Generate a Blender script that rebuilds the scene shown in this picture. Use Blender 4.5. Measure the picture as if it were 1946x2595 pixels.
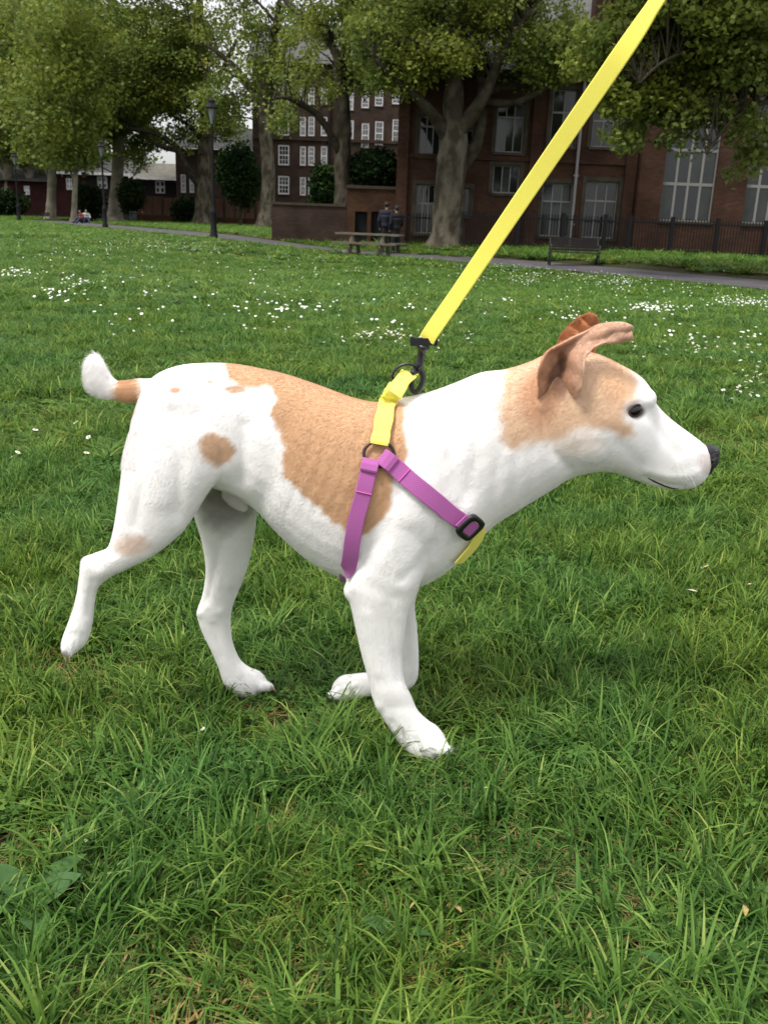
import bpy, bmesh, math, random
import numpy as np
from mathutils import Vector, Matrix
from mathutils.bvhtree import BVHTree

random.seed(7); rng = np.random.default_rng(7)
for o in list(bpy.data.objects): bpy.data.objects.remove(o)
scene = bpy.context.scene
COL = scene.collection
# ------------------------------------------------------------------ camera
FPX, CW, CH = 2350.0, 1946.0, 2595.0
PITCH = math.atan((CH/2-563)/FPX); ROLL = 0.038; EYE = 0.80
_F = np.array([0, math.cos(PITCH), -math.sin(PITCH)])
_U0 = np.array([0, math.sin(PITCH), math.cos(PITCH)]); _X = np.array([1.0, 0, 0])
_R = math.cos(ROLL)*_X + math.sin(ROLL)*_U0
_U = math.cos(ROLL)*_U0 - math.sin(ROLL)*_X
cd = bpy.data.cameras.new('camera'); cam = bpy.data.objects.new('camera', cd); COL.objects.link(cam)
m = Matrix.Identity(4)
for i in range(3):
    m[i][0] = _R[i]; m[i][1] = _U[i]; m[i][2] = -_F[i]
m[2][3] = EYE
cam.matrix_world = m
cd.sensor_fit = 'HORIZONTAL'; cd.sensor_width = 36; cd.lens = FPX/CW*36
cd.clip_start = 0.02; cd.clip_end = 2000
cd.dof.use_dof = True; cd.dof.focus_distance = 1.45; cd.dof.aperture_fstop = 22
scene.camera = cam
# ------------------------------------------------------------------ world, sun, exposure
SUN_EL, SUN_AZ = math.radians(60), math.radians(-128)    # light high up, from the left
world = bpy.data.worlds.new('World'); scene.world = world; world.use_nodes = True
nt = world.node_tree; N = nt.nodes; L = nt.links
bg = N['Background']
sky = N.new('ShaderNodeTexSky'); sky.sky_type = 'NISHITA'; sky.sun_disc = False
sky.sun_elevation = SUN_EL; sky.sun_rotation = SUN_AZ; sky.dust_density = 2.0; sky.air_density = 1.0
tc = N.new('ShaderNodeTexCoord'); mp = N.new('ShaderNodeMapping'); mp.inputs['Scale'].default_value = (1.0, 1.0, 2.6)
nz = N.new('ShaderNodeTexNoise'); nz.inputs['Scale'].default_value = 2.2; nz.inputs['Detail'].default_value = 7
cr = N.new('ShaderNodeValToRGB'); cr.color_ramp.elements[0].position = 0.38; cr.color_ramp.elements[1].position = 0.56
cr.color_ramp.elements[0].color = (0.55, 0.55, 0.55, 1)
mx = N.new('ShaderNodeMix'); mx.data_type = 'RGBA'; mx.inputs[7].default_value = (8.0, 7.95, 8.0, 1)
L.new(tc.outputs['Generated'], mp.inputs[0]); L.new(mp.outputs[0], nz.inputs[0]); L.new(nz.outputs[0], cr.inputs[0])
L.new(cr.outputs[0], mx.inputs[0]); L.new(sky.outputs[0], mx.inputs[6]); spx = N.new('ShaderNodeSeparateXYZ'); L.new(tc.outputs['Generated'], spx.inputs[0])
ov = N.new('ShaderNodeMapRange'); ov.inputs[1].default_value = 0; ov.inputs[2].default_value = 1; ov.inputs[3].default_value = 0.62; ov.inputs[4].default_value = 1.5   # an overcast sky is brighter overhead
L.new(spx.outputs[2], ov.inputs[0]); vm_ = N.new('ShaderNodeVectorMath'); vm_.operation = 'SCALE'; L.new(mx.outputs[2], vm_.inputs[0]); L.new(ov.outputs[0], vm_.inputs['Scale']); L.new(vm_.outputs[0], bg.inputs[0])
bg.inputs[1].default_value = 0.10
sd = bpy.data.lights.new('sun', 'SUN'); sd.energy = 2.1; sd.angle = math.radians(14); sd.color = (1, 0.97, 0.92)
so = bpy.data.objects.new('sun', sd); COL.objects.link(so)
sdir = Vector((math.sin(SUN_AZ)*math.cos(SUN_EL), math.cos(SUN_AZ)*math.cos(SUN_EL), math.sin(SUN_EL)))
so.rotation_euler = sdir.to_track_quat('Z', 'Y').to_euler(); so.location = (0, 0, 60)
scene.view_settings.view_transform = 'Standard'; scene.view_settings.look = 'None'
scene.view_settings.exposure = 0.8; scene.view_settings.gamma = 1.0
scene.render.engine = 'CYCLES'

# ------------------------------------------------------------------ helpers: pixels to places
CAMP = np.array([0, 0, EYE])
def ray(px, py): return _F + (px-CW/2)/FPX*_R - (py-CH/2)/FPX*_U
def P(px, py, Y):
    d = ray(px, py); return CAMP + d*(Y/d[1])
K = 1946/1659
def Q(mx_, my_, Y): return P(mx_*K, my_*K, Y)
def proj(p):
    v = np.asarray(p) - CAMP; d = v@_F
    return np.stack([CW/2+FPX*(v@_R)/d, CH/2-FPX*(v@_U)/d], -1)
def depth(p): return float((np.asarray(p)-CAMP)@_F)
def S(t): t = np.clip(t, 0, 1); return t*t*(3-2*t)
def u_path(x, y): return (x-7.8)*0.8+(y-18.8)*0.6
def gz(x, y):
    x = np.asarray(x, float); y = np.asarray(y, float)
    dip = -0.28*S((y-8)/12)*S((x+8)/8)*(1-S((u_path(x, y)-3.4)/4))
    bump = (np.sin(x*1.1+0.4)*np.cos(y*0.9)*0.010 + np.sin(x*0.37+y*0.23)*0.02)*S((y-2)/4)*(1-S((y-20)/20))
    return dip+bump
def G(px, py):
    d = ray(px, py); t = 0.3; last = t
    while t < 400:
        p = CAMP+d*t
        if p[2] < gz(p[0], p[1]):
            a, b = last, t
            for _ in range(30):
                c = (a+b)/2; p = CAMP+d*c
                if p[2] < gz(p[0], p[1]): b = c
                else: a = c
            p = CAMP+d*b; p[2] = gz(p[0], p[1]); return p
        last = t; t *= 1.02
    return CAMP+d*100
def mpp(Y, z=0.8): return (Y*math.cos(PITCH)+(EYE-z)*math.sin(PITCH))/FPX   # metres per photo pixel at a distance

# ------------------------------------------------------------------ helpers: materials
def mat(name, col, rough=0.7, spec=0.3, metal=0.0, col2=None, scale=8.0, bump=0.0, bscale=None, detail=5, sharp=(0.35, 0.65), stretch=None, coords='Object'):
    m_ = bpy.data.materials.new(name); m_.use_nodes = True
    t = m_.node_tree; b = t.nodes['Principled BSDF']
    b.inputs['Base Color'].default_value = (*col, 1); b.inputs['Roughness'].default_value = rough
    b.inputs['Metallic'].default_value = metal; b.inputs['Specular IOR Level'].default_value = spec
    if col2 is not None or bump:
        tc = t.nodes.new('ShaderNodeTexCoord'); mpn = t.nodes.new('ShaderNodeMapping')
        t.links.new(tc.outputs[coords], mpn.inputs[0])
        if stretch: mpn.inputs['Scale'].default_value = stretch
    if col2 is not None:
        n = t.nodes.new('ShaderNodeTexNoise'); n.inputs['Scale'].default_value = scale; n.inputs['Detail'].default_value = detail
        r = t.nodes.new('ShaderNodeValToRGB')
        r.color_ramp.elements[0].position, r.color_ramp.elements[1].position = sharp
        r.color_ramp.elements[0].color = (*col, 1); r.color_ramp.elements[1].color = (*col2, 1)
        t.links.new(mpn.outputs[0], n.inputs[0]); t.links.new(n.outputs[0], r.inputs[0]); t.links.new(r.outputs[0], b.inputs['Base Color'])
    if bump:
        n = t.nodes.new('ShaderNodeTexNoise'); n.inputs['Scale'].default_value = bscale or scale*3; n.inputs['Detail'].default_value = 6
        bm_ = t.nodes.new('ShaderNodeBump'); bm_.inputs['Strength'].default_value = bump; bm_.inputs['Distance'].default_value = 0.02
        t.links.new(mpn.outputs[0], n.inputs[0]); t.links.new(n.outputs[0], bm_.inputs['Height']); t.links.new(bm_.outputs[0], b.inputs['Normal'])
    return m_
def brick_mat(name, c1, c2, mortar, w=0.225, h=0.075):
    m_ = bpy.data.materials.new(name); m_.use_nodes = True
    t = m_.node_tree; b = t.nodes['Principled BSDF']; b.inputs['Roughness'].default_value = 0.9; b.inputs['Specular IOR Level'].default_value = 0.1
    g = t.nodes.new('ShaderNodeNewGeometry'); sp = t.nodes.new('ShaderNodeSeparateXYZ'); cb = t.nodes.new('ShaderNodeCombineXYZ')
    ad = t.nodes.new('ShaderNodeMath'); ad.operation = 'ADD'
    t.links.new(g.outputs['Position'], sp.inputs[0]); t.links.new(sp.outputs[0], ad.inputs[0]); t.links.new(sp.outputs[1], ad.inputs[1])
    t.links.new(ad.outputs[0], cb.inputs[0]); t.links.new(sp.outputs[2], cb.inputs[1])
    bt = t.nodes.new('ShaderNodeTexBrick'); bt.inputs['Scale'].default_value = 1; bt.inputs['Brick Width'].default_value = w
    bt.inputs['Row Height'].default_value = h; bt.inputs['Mortar Size'].default_value = 0.008; bt.inputs['Bias'].default_value = -0.1
    bt.inputs['Color1'].default_value = (*c1, 1); bt.inputs['Color2'].default_value = (*c2, 1); bt.inputs['Mortar'].default_value = (*mortar, 1)
    t.links.new(cb.outputs[0], bt.inputs[0])
    n = t.nodes.new('ShaderNodeTexNoise'); n.inputs['Scale'].default_value = 0.9; n.inputs['Detail'].default_value = 8
    t.links.new(g.outputs['Position'], n.inputs[0])
    mr = t.nodes.new('ShaderNodeMapRange'); mr.inputs[1].default_value = .3; mr.inputs[2].default_value = .7; mr.inputs[3].default_value = 0.65; mr.inputs[4].default_value = 1.3
    t.links.new(n.outputs[0], mr.inputs[0])
    vm = t.nodes.new('ShaderNodeVectorMath'); vm.operation = 'SCALE'
    t.links.new(bt.outputs[0], vm.inputs[0]); t.links.new(mr.outputs[0], vm.inputs['Scale']); t.links.new(vm.outputs[0], b.inputs['Base Color'])
    bm_ = t.nodes.new('ShaderNodeBump'); bm_.inputs['Strength'].default_value = 0.6; bm_.inputs['Distance'].default_value = 0.01; bm_.invert = True
    t.links.new(bt.outputs['Fac'], bm_.inputs['Height']); t.links.new(bm_.outputs[0], b.inputs['Normal'])
    return m_
def tint_mat(name, stops, rough=0.5, trans=0.35, spec=0.3, attr='tint', wscale=0.6, wamt=0.35, wcol=(1.25, 1.15, 0.7), wcol2=(0.7, 0.85, 0.8)):
    """vegetation: colour from a per-blade attribute, varied slowly over the place, partly translucent"""
    m_ = bpy.data.materials.new(name); m_.use_nodes = True
    t = m_.node_tree; b = t.nodes['Principled BSDF']; out = t.nodes['Material Output']
    a = t.nodes.new('ShaderNodeAttribute'); a.attribute_name = attr
    r = t.nodes.new('ShaderNodeValToRGB'); el = r.color_ramp.elements
    el[0].position = stops[0][0]; el[0].color = (*stops[0][1], 1); el[1].position = stops[-1][0]; el[1].color = (*stops[-1][1], 1)
    for p_, c_ in stops[1:-1]:
        e = el.new(p_); e.color = (*c_, 1)
    t.links.new(a.outputs['Fac'], r.inputs[0])
    g = t.nodes.new('ShaderNodeNewGeometry'); n = t.nodes.new('ShaderNodeTexNoise'); n.inputs['Scale'].default_value = wscale; n.inputs['Detail'].default_value = 4
    t.links.new(g.outputs['Position'], n.inputs[0])
    r2 = t.nodes.new('ShaderNodeValToRGB'); r2.color_ramp.elements[0].position = .36; r2.color_ramp.elements[1].position = .64
    r2.color_ramp.elements[0].color = (*wcol2, 1); r2.color_ramp.elements[1].color = (*wcol, 1)
    t.links.new(n.outputs[0], r2.inputs[0])
    mxn = t.nodes.new('ShaderNodeMix'); mxn.data_type = 'RGBA'; mxn.blend_type = 'MULTIPLY'; mxn.inputs[0].default_value = 1.0
    t.links.new(r.outputs[0], mxn.inputs[6]); t.links.new(r2.outputs[0], mxn.inputs[7])
    b.inputs['Roughness'].default_value = rough; b.inputs['Specular IOR Level'].default_value = spec
    t.links.new(mxn.outputs[2], b.inputs['Base Color'])
    tr = t.nodes.new('ShaderNodeBsdfTranslucent'); t.links.new(mxn.outputs[2], tr.inputs[0])
    ms = t.nodes.new('ShaderNodeMixShader'); ms.inputs[0].default_value = trans
    t.links.new(b.outputs[0], ms.inputs[1]); t.links.new(tr.outputs[0], ms.inputs[2]); t.links.new(ms.outputs[0], out.inputs[0])
    return m_

M = {}
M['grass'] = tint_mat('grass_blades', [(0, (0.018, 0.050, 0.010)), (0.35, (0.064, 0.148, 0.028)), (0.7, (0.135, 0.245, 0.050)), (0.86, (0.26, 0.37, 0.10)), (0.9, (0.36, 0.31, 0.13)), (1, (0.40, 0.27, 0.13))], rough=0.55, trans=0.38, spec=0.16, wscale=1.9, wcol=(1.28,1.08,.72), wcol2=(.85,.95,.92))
M['soil'] = mat('lawn_soil', (0.026, 0.020, 0.012), 0.95, 0.05, col2=(0.040, 0.048, 0.018), scale=9, bump=0.5, bscale=40)
M['path'] = mat('asphalt_path', (0.055, 0.050, 0.055), 0.9, 0.2, col2=(0.085, 0.078, 0.082), scale=1.2, bump=0.3, bscale=60)
M['leaf'] = tint_mat('plane_leaves', [(0, (0.10, 0.135, 0.026)), (0.5, (0.175, 0.225, 0.044)), (0.85, (0.26, 0.31, 0.075)), (1, (0.33, 0.35, 0.11))], rough=0.6, trans=0.5, wscale=0.35, spec=0.3, wcol=(1.2, 1.1, 0.8), wcol2=(0.75, 0.85, 0.9))
M['dark_leaf'] = tint_mat('evergreen_leaves', [(0, (0.008, 0.018, 0.008)), (0.6, (0.018, 0.036, 0.014)), (1, (0.028, 0.045, 0.016))], rough=0.85, trans=0.1, spec=0.05)
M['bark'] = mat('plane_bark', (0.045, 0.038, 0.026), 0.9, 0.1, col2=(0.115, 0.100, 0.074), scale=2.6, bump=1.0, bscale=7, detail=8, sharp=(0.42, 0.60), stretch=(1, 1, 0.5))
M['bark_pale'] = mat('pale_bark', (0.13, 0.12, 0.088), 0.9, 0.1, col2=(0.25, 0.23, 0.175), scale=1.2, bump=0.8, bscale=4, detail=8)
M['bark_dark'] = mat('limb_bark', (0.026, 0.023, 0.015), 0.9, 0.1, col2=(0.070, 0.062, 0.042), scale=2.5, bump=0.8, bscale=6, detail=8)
M['brick_red'] = brick_mat('school_brick', (0.070, 0.033, 0.020), (0.046, 0.022, 0.014), (0.042, 0.032, 0.025))
M['brick_brown'] = brick_mat('flats_brick', (0.052, 0.031, 0.023), (0.036, 0.022, 0.018), (0.045, 0.036, 0.03))
M['brick_wall'] = brick_mat('garden_wall_brick', (0.070, 0.032, 0.016), (0.045, 0.022, 0.012), (0.05, 0.035, 0.025))
M['stone'] = mat('dressed_stone', (0.036, 0.030, 0.021), 0.85, 0.2, col2=(0.060, 0.050, 0.036), scale=3)
M['white_paint'] = mat('white_paint', (0.62, 0.60, 0.62), 0.5, 0.4, col2=(0.45, 0.44, 0.45), scale=4)
M['grey_paint'] = mat('grey_window_paint', (0.20, 0.195, 0.18), 0.6, 0.3)
M['glass'] = mat('window_glass', (0.012, 0.014, 0.016), 0.06, 0.6)
M['glass_blind'] = mat('glass_over_blinds', (0.030, 0.036, 0.031), 0.12, 0.5, col2=(0.015, 0.02, 0.018), scale=1.5)
M['slate'] = mat('slate_roof', (0.050, 0.050, 0.048), 0.7, 0.3, col2=(0.085, 0.083, 0.078), scale=2, bump=0.3)
M['slate_pale'] = mat('pale_roof', (0.10, 0.094, 0.075), 0.8, 0.3, col2=(0.15, 0.14, 0.115), scale=2, bump=0.3)
M['iron'] = mat('black_iron', (0.007, 0.007, 0.008), 0.7, 0.2)
M['iron_green'] = mat('dark_green_iron', (0.008, 0.020, 0.016), 0.45, 0.4)
M['bench_wood'] = mat('dark_bench_slats', (0.014, 0.010, 0.010), 0.6, 0.3, col2=(0.022, 0.016, 0.016), scale=5)
M['table_wood'] = mat('weathered_timber', (0.085, 0.073, 0.055), 0.85, 0.2, col2=(0.15, 0.13, 0.10), scale=6, stretch=(1, 6, 6), bump=0.3)
M['fence_wood'] = mat('fence_timber', (0.075, 0.040, 0.026), 0.9, 0.1, col2=(0.115, 0.068, 0.048), scale=3, stretch=(4, 4, 0.6))
M['pipe'] = mat('pale_pipe_paint', (0.22, 0.20, 0.21), 0.5, 0.4)
M['lamp_glass'] = mat('lamp_glass', (0.16, 0.18, 0.16), 0.15, 0.5)

for k_ in ('bark', 'bark_dark', 'bark_pale'):
    for n_ in M[k_].node_tree.nodes:
        if n_.type == 'BUMP': n_.inputs['Distance'].default_value = 0.07
# ------------------------------------------------------------------ helpers: objects
def tag(o, label=None, cat=None, group=None, kind=None):
    if label: o['label'] = label
    if cat: o['category'] = cat
    if group: o['group'] = group
    if kind: o['kind'] = kind
    return o
def empty(name, loc=(0, 0, 0), rz=0):
    o = bpy.data.objects.new(name, None); o.empty_display_size = 0.1; COL.objects.link(o)
    o.location = tuple(float(v) for v in loc); o.rotation_euler = (0, 0, rz); return o
def mesh_obj(name, verts, faces, m_, parent=None, smooth=False, loc=None):
    me = bpy.data.meshes.new(name); me.from_pydata([tuple(map(float, v)) for v in verts], [], faces); me.update()
    return data_obj(name, me, m_, parent, smooth, loc)
def data_obj(name, me, m_, parent=None, smooth=False, loc=None):
    o = bpy.data.objects.new(name, me); COL.objects.link(o)
    if m_ is not None and not me.materials: me.materials.append(m_)
    if smooth: me.shade_smooth()
    if parent is not None:
        o.parent = parent
        if loc is None: o.location = -Vector(parent_world(parent))   # built in world coordinates
    if loc is not None: o.location = loc
    return o
def parent_world(p):
    v = Vector(p.location)
    while p.parent is not None:
        p = p.parent; v += Vector(p.location)
    return v
class MB:
    def __init__(s): s.v = []; s.f = []
    def box(s, c, h, rot=None):
        n = len(s.v)
        for sx in (-1, 1):
            for sy in (-1, 1):
                for sz in (-1, 1):
                    q = Vector((sx*h[0], sy*h[1], sz*h[2]))
                    if rot is not None: q = rot @ q
                    s.v.append((c[0]+q.x, c[1]+q.y, c[2]+q.z))
        s.f += [tuple(n+i for i in q) for q in ((0, 1, 3, 2), (4, 6, 7, 5), (0, 4, 5, 1), (2, 3, 7, 6), (0, 2, 6, 4), (1, 5, 7, 3))]
        return s
    def bx(s, x0, x1, y0, y1, z0, z1): return s.box(((x0+x1)/2, (y0+y1)/2, (z0+z1)/2), ((x1-x0)/2, (y1-y0)/2, (z1-z0)/2))
    def tube(s, pts, rad, n=8, cap=True, wob=0, seed=0):
        pts = [Vector(map(float, p)) for p in pts]
        if not hasattr(rad, '__len__'): rad = [rad]*len(pts)
        base = len(s.v); up = Vector((0.13, 0.21, 0.97)); r_ = random.Random(seed)
        t0 = (pts[1]-pts[0]).normalized()
        a = t0.cross(Vector((0, 1, 0.1))).normalized() if abs(t0.y) < 0.9 else t0.cross(Vector((1, 0, 0))).normalized()
        for i, p in enumerate(pts):
            t = (pts[min(i+1, len(pts)-1)]-pts[max(i-1, 0)]).normalized()
            a = (a-t*a.dot(t)).normalized(); b = t.cross(a)
            for k in range(n):
                th = 2*math.pi*k/n; rr = rad[i]*(1+(r_.uniform(-wob, wob) if wob else 0))
                q = p+(a*math.cos(th)+b*math.sin(th))*rr; s.v.append(tuple(q))
        for i in range(len(pts)-1):
            for k in range(n):
                s.f.append((base+i*n+k, base+i*n+(k+1) % n, base+(i+1)*n+(k+1) % n, base+(i+1)*n+k))
        if cap:
            s.f.append(tuple(base+k for k in reversed(range(n)))); s.f.append(tuple(base+(len(pts)-1)*n+k for k in range(n)))
        return s
    def lathe(s, c, prof, n=12):
        base = len(s.v)
        for r_, z in prof:
            for k in range(n):
                th = 2*math.pi*k/n; s.v.append((c[0]+r_*math.cos(th), c[1]+r_*math.sin(th), c[2]+z))
        for i in range(len(prof)-1):
            for k in range(n):
                s.f.append((base+i*n+k, base+i*n+(k+1) % n, base+(i+1)*n+(k+1) % n, base+(i+1)*n+k))
        s.f.append(tuple(base+k for k in reversed(range(n)))); s.f.append(tuple(base+(len(prof)-1)*n+k for k in range(n)))
        return s
    def ell(s, c, r, n=14, mth=9, rot=None):
        base = len(s.v)
        for i in range(1, mth):
            ph = math.pi*i/mth
            for k in range(n):
                th = 2*math.pi*k/n
                q = Vector((r[0]*math.sin(ph)*math.cos(th), r[1]*math.sin(ph)*math.sin(th), r[2]*math.cos(ph)))
                if rot is not None: q = rot @ q
                s.v.append((c[0]+q.x, c[1]+q.y, c[2]+q.z))
        for sg in (1, -1):
            q = Vector((0, 0, sg*r[2]))
            if rot is not None: q = rot @ q
            s.v.append((c[0]+q.x, c[1]+q.y, c[2]+q.z))
        for i in range(mth-2):
            for k in range(n):
                s.f.append((base+i*n+k, base+(i+1)*n+k, base+(i+1)*n+(k+1) % n, base+i*n+(k+1) % n))
        tp, bt = base+(mth-1)*n, base+(mth-1)*n+1
        for k in range(n):
            s.f.append((tp, base+k, base+(k+1) % n)); s.f.append((bt, base+(mth-2)*n+(k+1) % n, base+(mth-2)*n+k))
        return s
    def rings(s, rings):
        """loft closed rings of equal count, capped"""
        base = len(s.v); n = len(rings[0])
        for r_ in rings: s.v += [tuple(map(float, q)) for q in r_]
        for i in range(len(rings)-1):
            for k in range(n):
                s.f.append((base+i*n+k, base+i*n+(k+1) % n, base+(i+1)*n+(k+1) % n, base+(i+1)*n+k))
        s.f.append(tuple(base+k for k in reversed(range(n)))); s.f.append(tuple(base+(len(rings)-1)*n+k for k in range(n)))
        return s
    def build(s, name, m_, parent=None, smooth=False, loc=None): return mesh_obj(name, s.v, s.f, m_, parent, smooth, loc)
def copy_tree(o, parent=None):
    c = o.copy(); COL.objects.link(c)
    if parent is not None: c.parent = parent
    for ch in list(o.children): copy_tree(ch, c)
    return c
def np_mesh(name, verts, faces_flat, nper, tint=None):
    """fast mesh from arrays; every face has nper corners"""
    me = bpy.data.meshes.new(name); nv = len(verts); nf = len(faces_flat)//nper
    me.vertices.add(nv); me.vertices.foreach_set('co', np.asarray(verts, np.float32).ravel())
    me.loops.add(nf*nper); me.loops.foreach_set('vertex_index', np.asarray(faces_flat, np.int32).ravel())
    me.polygons.add(nf); me.polygons.foreach_set('loop_start', np.arange(nf, dtype=np.int32)*nper)
    me.update(calc_edges=True)
    if tint is not None:
        a = me.attributes.new('tint', 'FLOAT', 'POINT'); a.data.foreach_set('value', np.asarray(tint, np.float32))
    return me

# ================================================================== GROUND
ys = np.concatenate([np.linspace(-6, 4, 50), np.linspace(4.15, 24, 90), np.linspace(24.4, 60, 70), np.linspace(62, 130, 20), np.linspace(150, 600, 8)])
xs = np.concatenate([np.linspace(-400, -60, 8), np.linspace(-50, -12, 30), np.linspace(-11.5, 11.5, 110), np.linspace(12, 50, 30), np.linspace(60, 400, 8)])
XX, YY = np.meshgrid(xs, ys); ZZ = gz(XX, YY)
V = np.stack([XX, YY, ZZ], -1).reshape(-1, 3); nx_ = len(xs); ny_ = len(ys)
ii = (np.arange(ny_-1)[:, None]*nx_+np.arange(nx_-1)[None]).ravel()
F_ = np.stack([ii, ii+1, ii+nx_+1, ii+nx_], -1).ravel()
me = np_mesh('lawn_ground', V, F_, 4); g_ = data_obj('lawn_ground', me, M['soil'], smooth=True)
tag(g_, 'green park lawn running back to the path', 'lawn', kind='structure')
# path: traced where its near edge lies on the ground, 3.1 m wide
near = [G(*p) for p in ((60, 557), (169, 567), (400, 589), (600, 611), (811, 633), (1064, 656), (1245, 671), (1605, 702), (1946, 735), (2250, 763))]
nd = [Vector((p[0], p[1])) for p in near]
def smooth_line(pts, k=6):
    out = []
    for i in range(len(pts)-1):
        for j in range(k):
            out.append(pts[i].lerp(pts[i+1], j/k))
    out.append(pts[-1])
    for _ in range(8): out = [out[0]]+[(out[i-1]+out[i]*2+out[i+1])/4 for i in range(1, len(out)-1)]+[out[-1]]
    return out
nd = smooth_line(nd)
NPTS = np.array([(p.x, p.y) for p in nd])
pv, pf = [], []
nrm = Vector((0.8, 0.6))
for i, p in enumerate(nd):
    for k in range(7):
        q = p+nrm*(3.0*k/6); pv.append((q.x, q.y, float(gz(q.x, q.y))+0.02))
for i in range(len(nd)-1):
    for k in range(6):
        a = i*7+k; pf.append((a, a+7, a+8, a+1))
po = mesh_obj('path', pv, pf, M['path'], smooth=True); tag(po, 'grey asphalt path crossing behind the lawn', 'path', kind='structure')
def on_path(x, y, pad=0.05):
    j = np.interp(y, NPTS[::-1, 1], NPTS[::-1, 0]); 
    d = (x-j)*0.8
    return (d > -pad) & (d < 3.0+pad)

# ================================================================== BUILDINGS
def rect(px0, py0, px1, py1, Y):
    c = P((px0+px1)/2, (py0+py1)/2, Y); k = mpp(Y, c[2]); w = (px1-px0)*k; h = (py1-py0)*k
    return (c[0]-w/2, c[0]+w/2, c[2]-h/2, c[2]+h/2)
def facade(name, x0, x1, z0, z1, Y, ops, m_, parent, deep=0.22, thick=0.4):
    xs_ = sorted({x0, x1, *[o[0] for o in ops], *[o[1] for o in ops]}); xs_ = [x for x in xs_ if x0 <= x <= x1]
    zs_ = sorted({z0, z1, *[o[2] for o in ops], *[o[3] for o in ops]}); zs_ = [z for z in zs_ if z0 <= z <= z1]
    v, f = [], []
    def quad(a, b, c, d):
        n = len(v); v.extend([a, b, c, d]); f.append((n, n+1, n+2, n+3))
    for i in range(len(xs_)-1):
        for j in range(len(zs_)-1):
            cx, cz = (xs_[i]+xs_[i+1])/2, (zs_[j]+zs_[j+1])/2
            if any(o[0] < cx < o[1] and o[2] < cz < o[3] for o in ops): continue
            quad((xs_[i], Y, zs_[j]), (xs_[i+1], Y, zs_[j]), (xs_[i+1], Y, zs_[j+1]), (xs_[i], Y, zs_[j+1]))
    for o in ops:
        a, b, c, d = max(o[0], x0), min(o[1], x1), max(o[2], z0), min(o[3], z1); D = Y+deep
        quad((a, Y, c), (a, Y, d), (a, D, d), (a, D, c)); quad((b, Y, c), (b, D, c), (b, D, d), (b, Y, d))
        quad((a, Y, d), (b, Y, d), (b, D, d), (a, D, d)); quad((a, Y, c), (a, D, c), (b, D, c), (b, Y, c))
    quad((x0, Y, z0), (x0, Y, z1), (x0, Y+8, z1), (x0, Y+8, z0)); quad((x1, Y, z0), (x1, Y+8, z0), (x1, Y+8, z1), (x1, Y, z1))
    quad((x0, Y, z1), (x1, Y, z1), (x1, Y+8, z1), (x0, Y+8, z1))
    return mesh_obj(name, v, f, m_, parent)
def window(o, Y, parent, cols, rows, fm, gm, fw=0.06, bw=0.03, surround=None, deep=0.15, sill=True):
    """one window: frame with bars; panes are sub-parts"""
    x0, x1, z0, z1 = o; yf = Y+deep
    mb = MB(); mb.bx(x0+.002, x0+fw, yf-.03, yf+.03, z0+.002, z1-.002); mb.bx(x1-fw, x1-.002, yf-.03, yf+.03, z0+.002, z1-.002)
    mb.bx(x0+fw, x1-fw, yf-.028, yf+.03, z1-fw, z1-.002); mb.bx(x0+fw, x1-fw, yf-.028, yf+.03, z0+.002, z0+fw)
    zr = [z0+fw]+[z0+(z1-z0)*r for r in rows]+[z1-fw]; xc = [x0+fw+(x1-x0-2*fw)*i/cols for i in range(cols+1)]
    for x in xc[1:-1]: mb.bx(x-bw/2, x+bw/2, yf-.024, yf+.02, z0+fw, z1-fw)
    for z in zr[1:-1]: mb.bx(x0+fw, x1-fw, yf-.020, yf+.015, z-bw/2-.01, z+bw/2+.01)
    w = mb.build('window', fm, parent)
    for i in range(cols):
        for j in range(len(zr)-1):
            g = gm if not isinstance(gm, list) else random.choice(gm)
            tilt = random.uniform(-.012, .012)
            pn = mesh_obj('pane', [(xc[i], yf+.01+tilt, zr[j]), (xc[i+1], yf+.01-tilt, zr[j]), (xc[i+1], yf+.012-tilt, zr[j+1]), (xc[i], yf+.012+tilt, zr[j+1])], [(0, 1, 2, 3)], g, w)
    if sill: MB().bx(x0-.08, x1+.08, Y-.07, Y+.1, z0-.10, z0-.002).build('sill', surround or M['stone'], w)
    if surround is not None:
        s_ = MB(); s_.bx(x0-.16, x0-.001, Y-.03, Y+.12, z0, z1+.16); s_.bx(x1+.001, x1+.16, Y-.03, Y+.12, z0, z1+.16); s_.bx(x0-.001, x1+.001, Y-.028, Y+.12, z1+.001, z1+.158)
        s_.build('surround', surround, w)
    return w
def panes_bar_window(o, Y, parent, gm):   # white sash window, eight over eight
    x0, x1, z0, z1 = o
    w = window(o, Y, parent, 1, [0.5], M['white_paint'], gm, fw=0.13, bw=0.09, deep=0.06, sill=True, surround=None)
    mb = MB()
    for i in (1, 2): x = x0+.13+(x1-x0-.26)*i/3; mb.bx(x-.022, x+.022, Y+.035, Y+.065, z0+.13, z1-.13)
    for t_ in (.27, .73): z = z0+(z1-z0)*t_; mb.bx(x0+.13, x1-.13, Y+.038, Y+.063, z-.02, z+.02)
    mb.build('glazing_bars', M['white_paint'], w)
    return w

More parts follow.
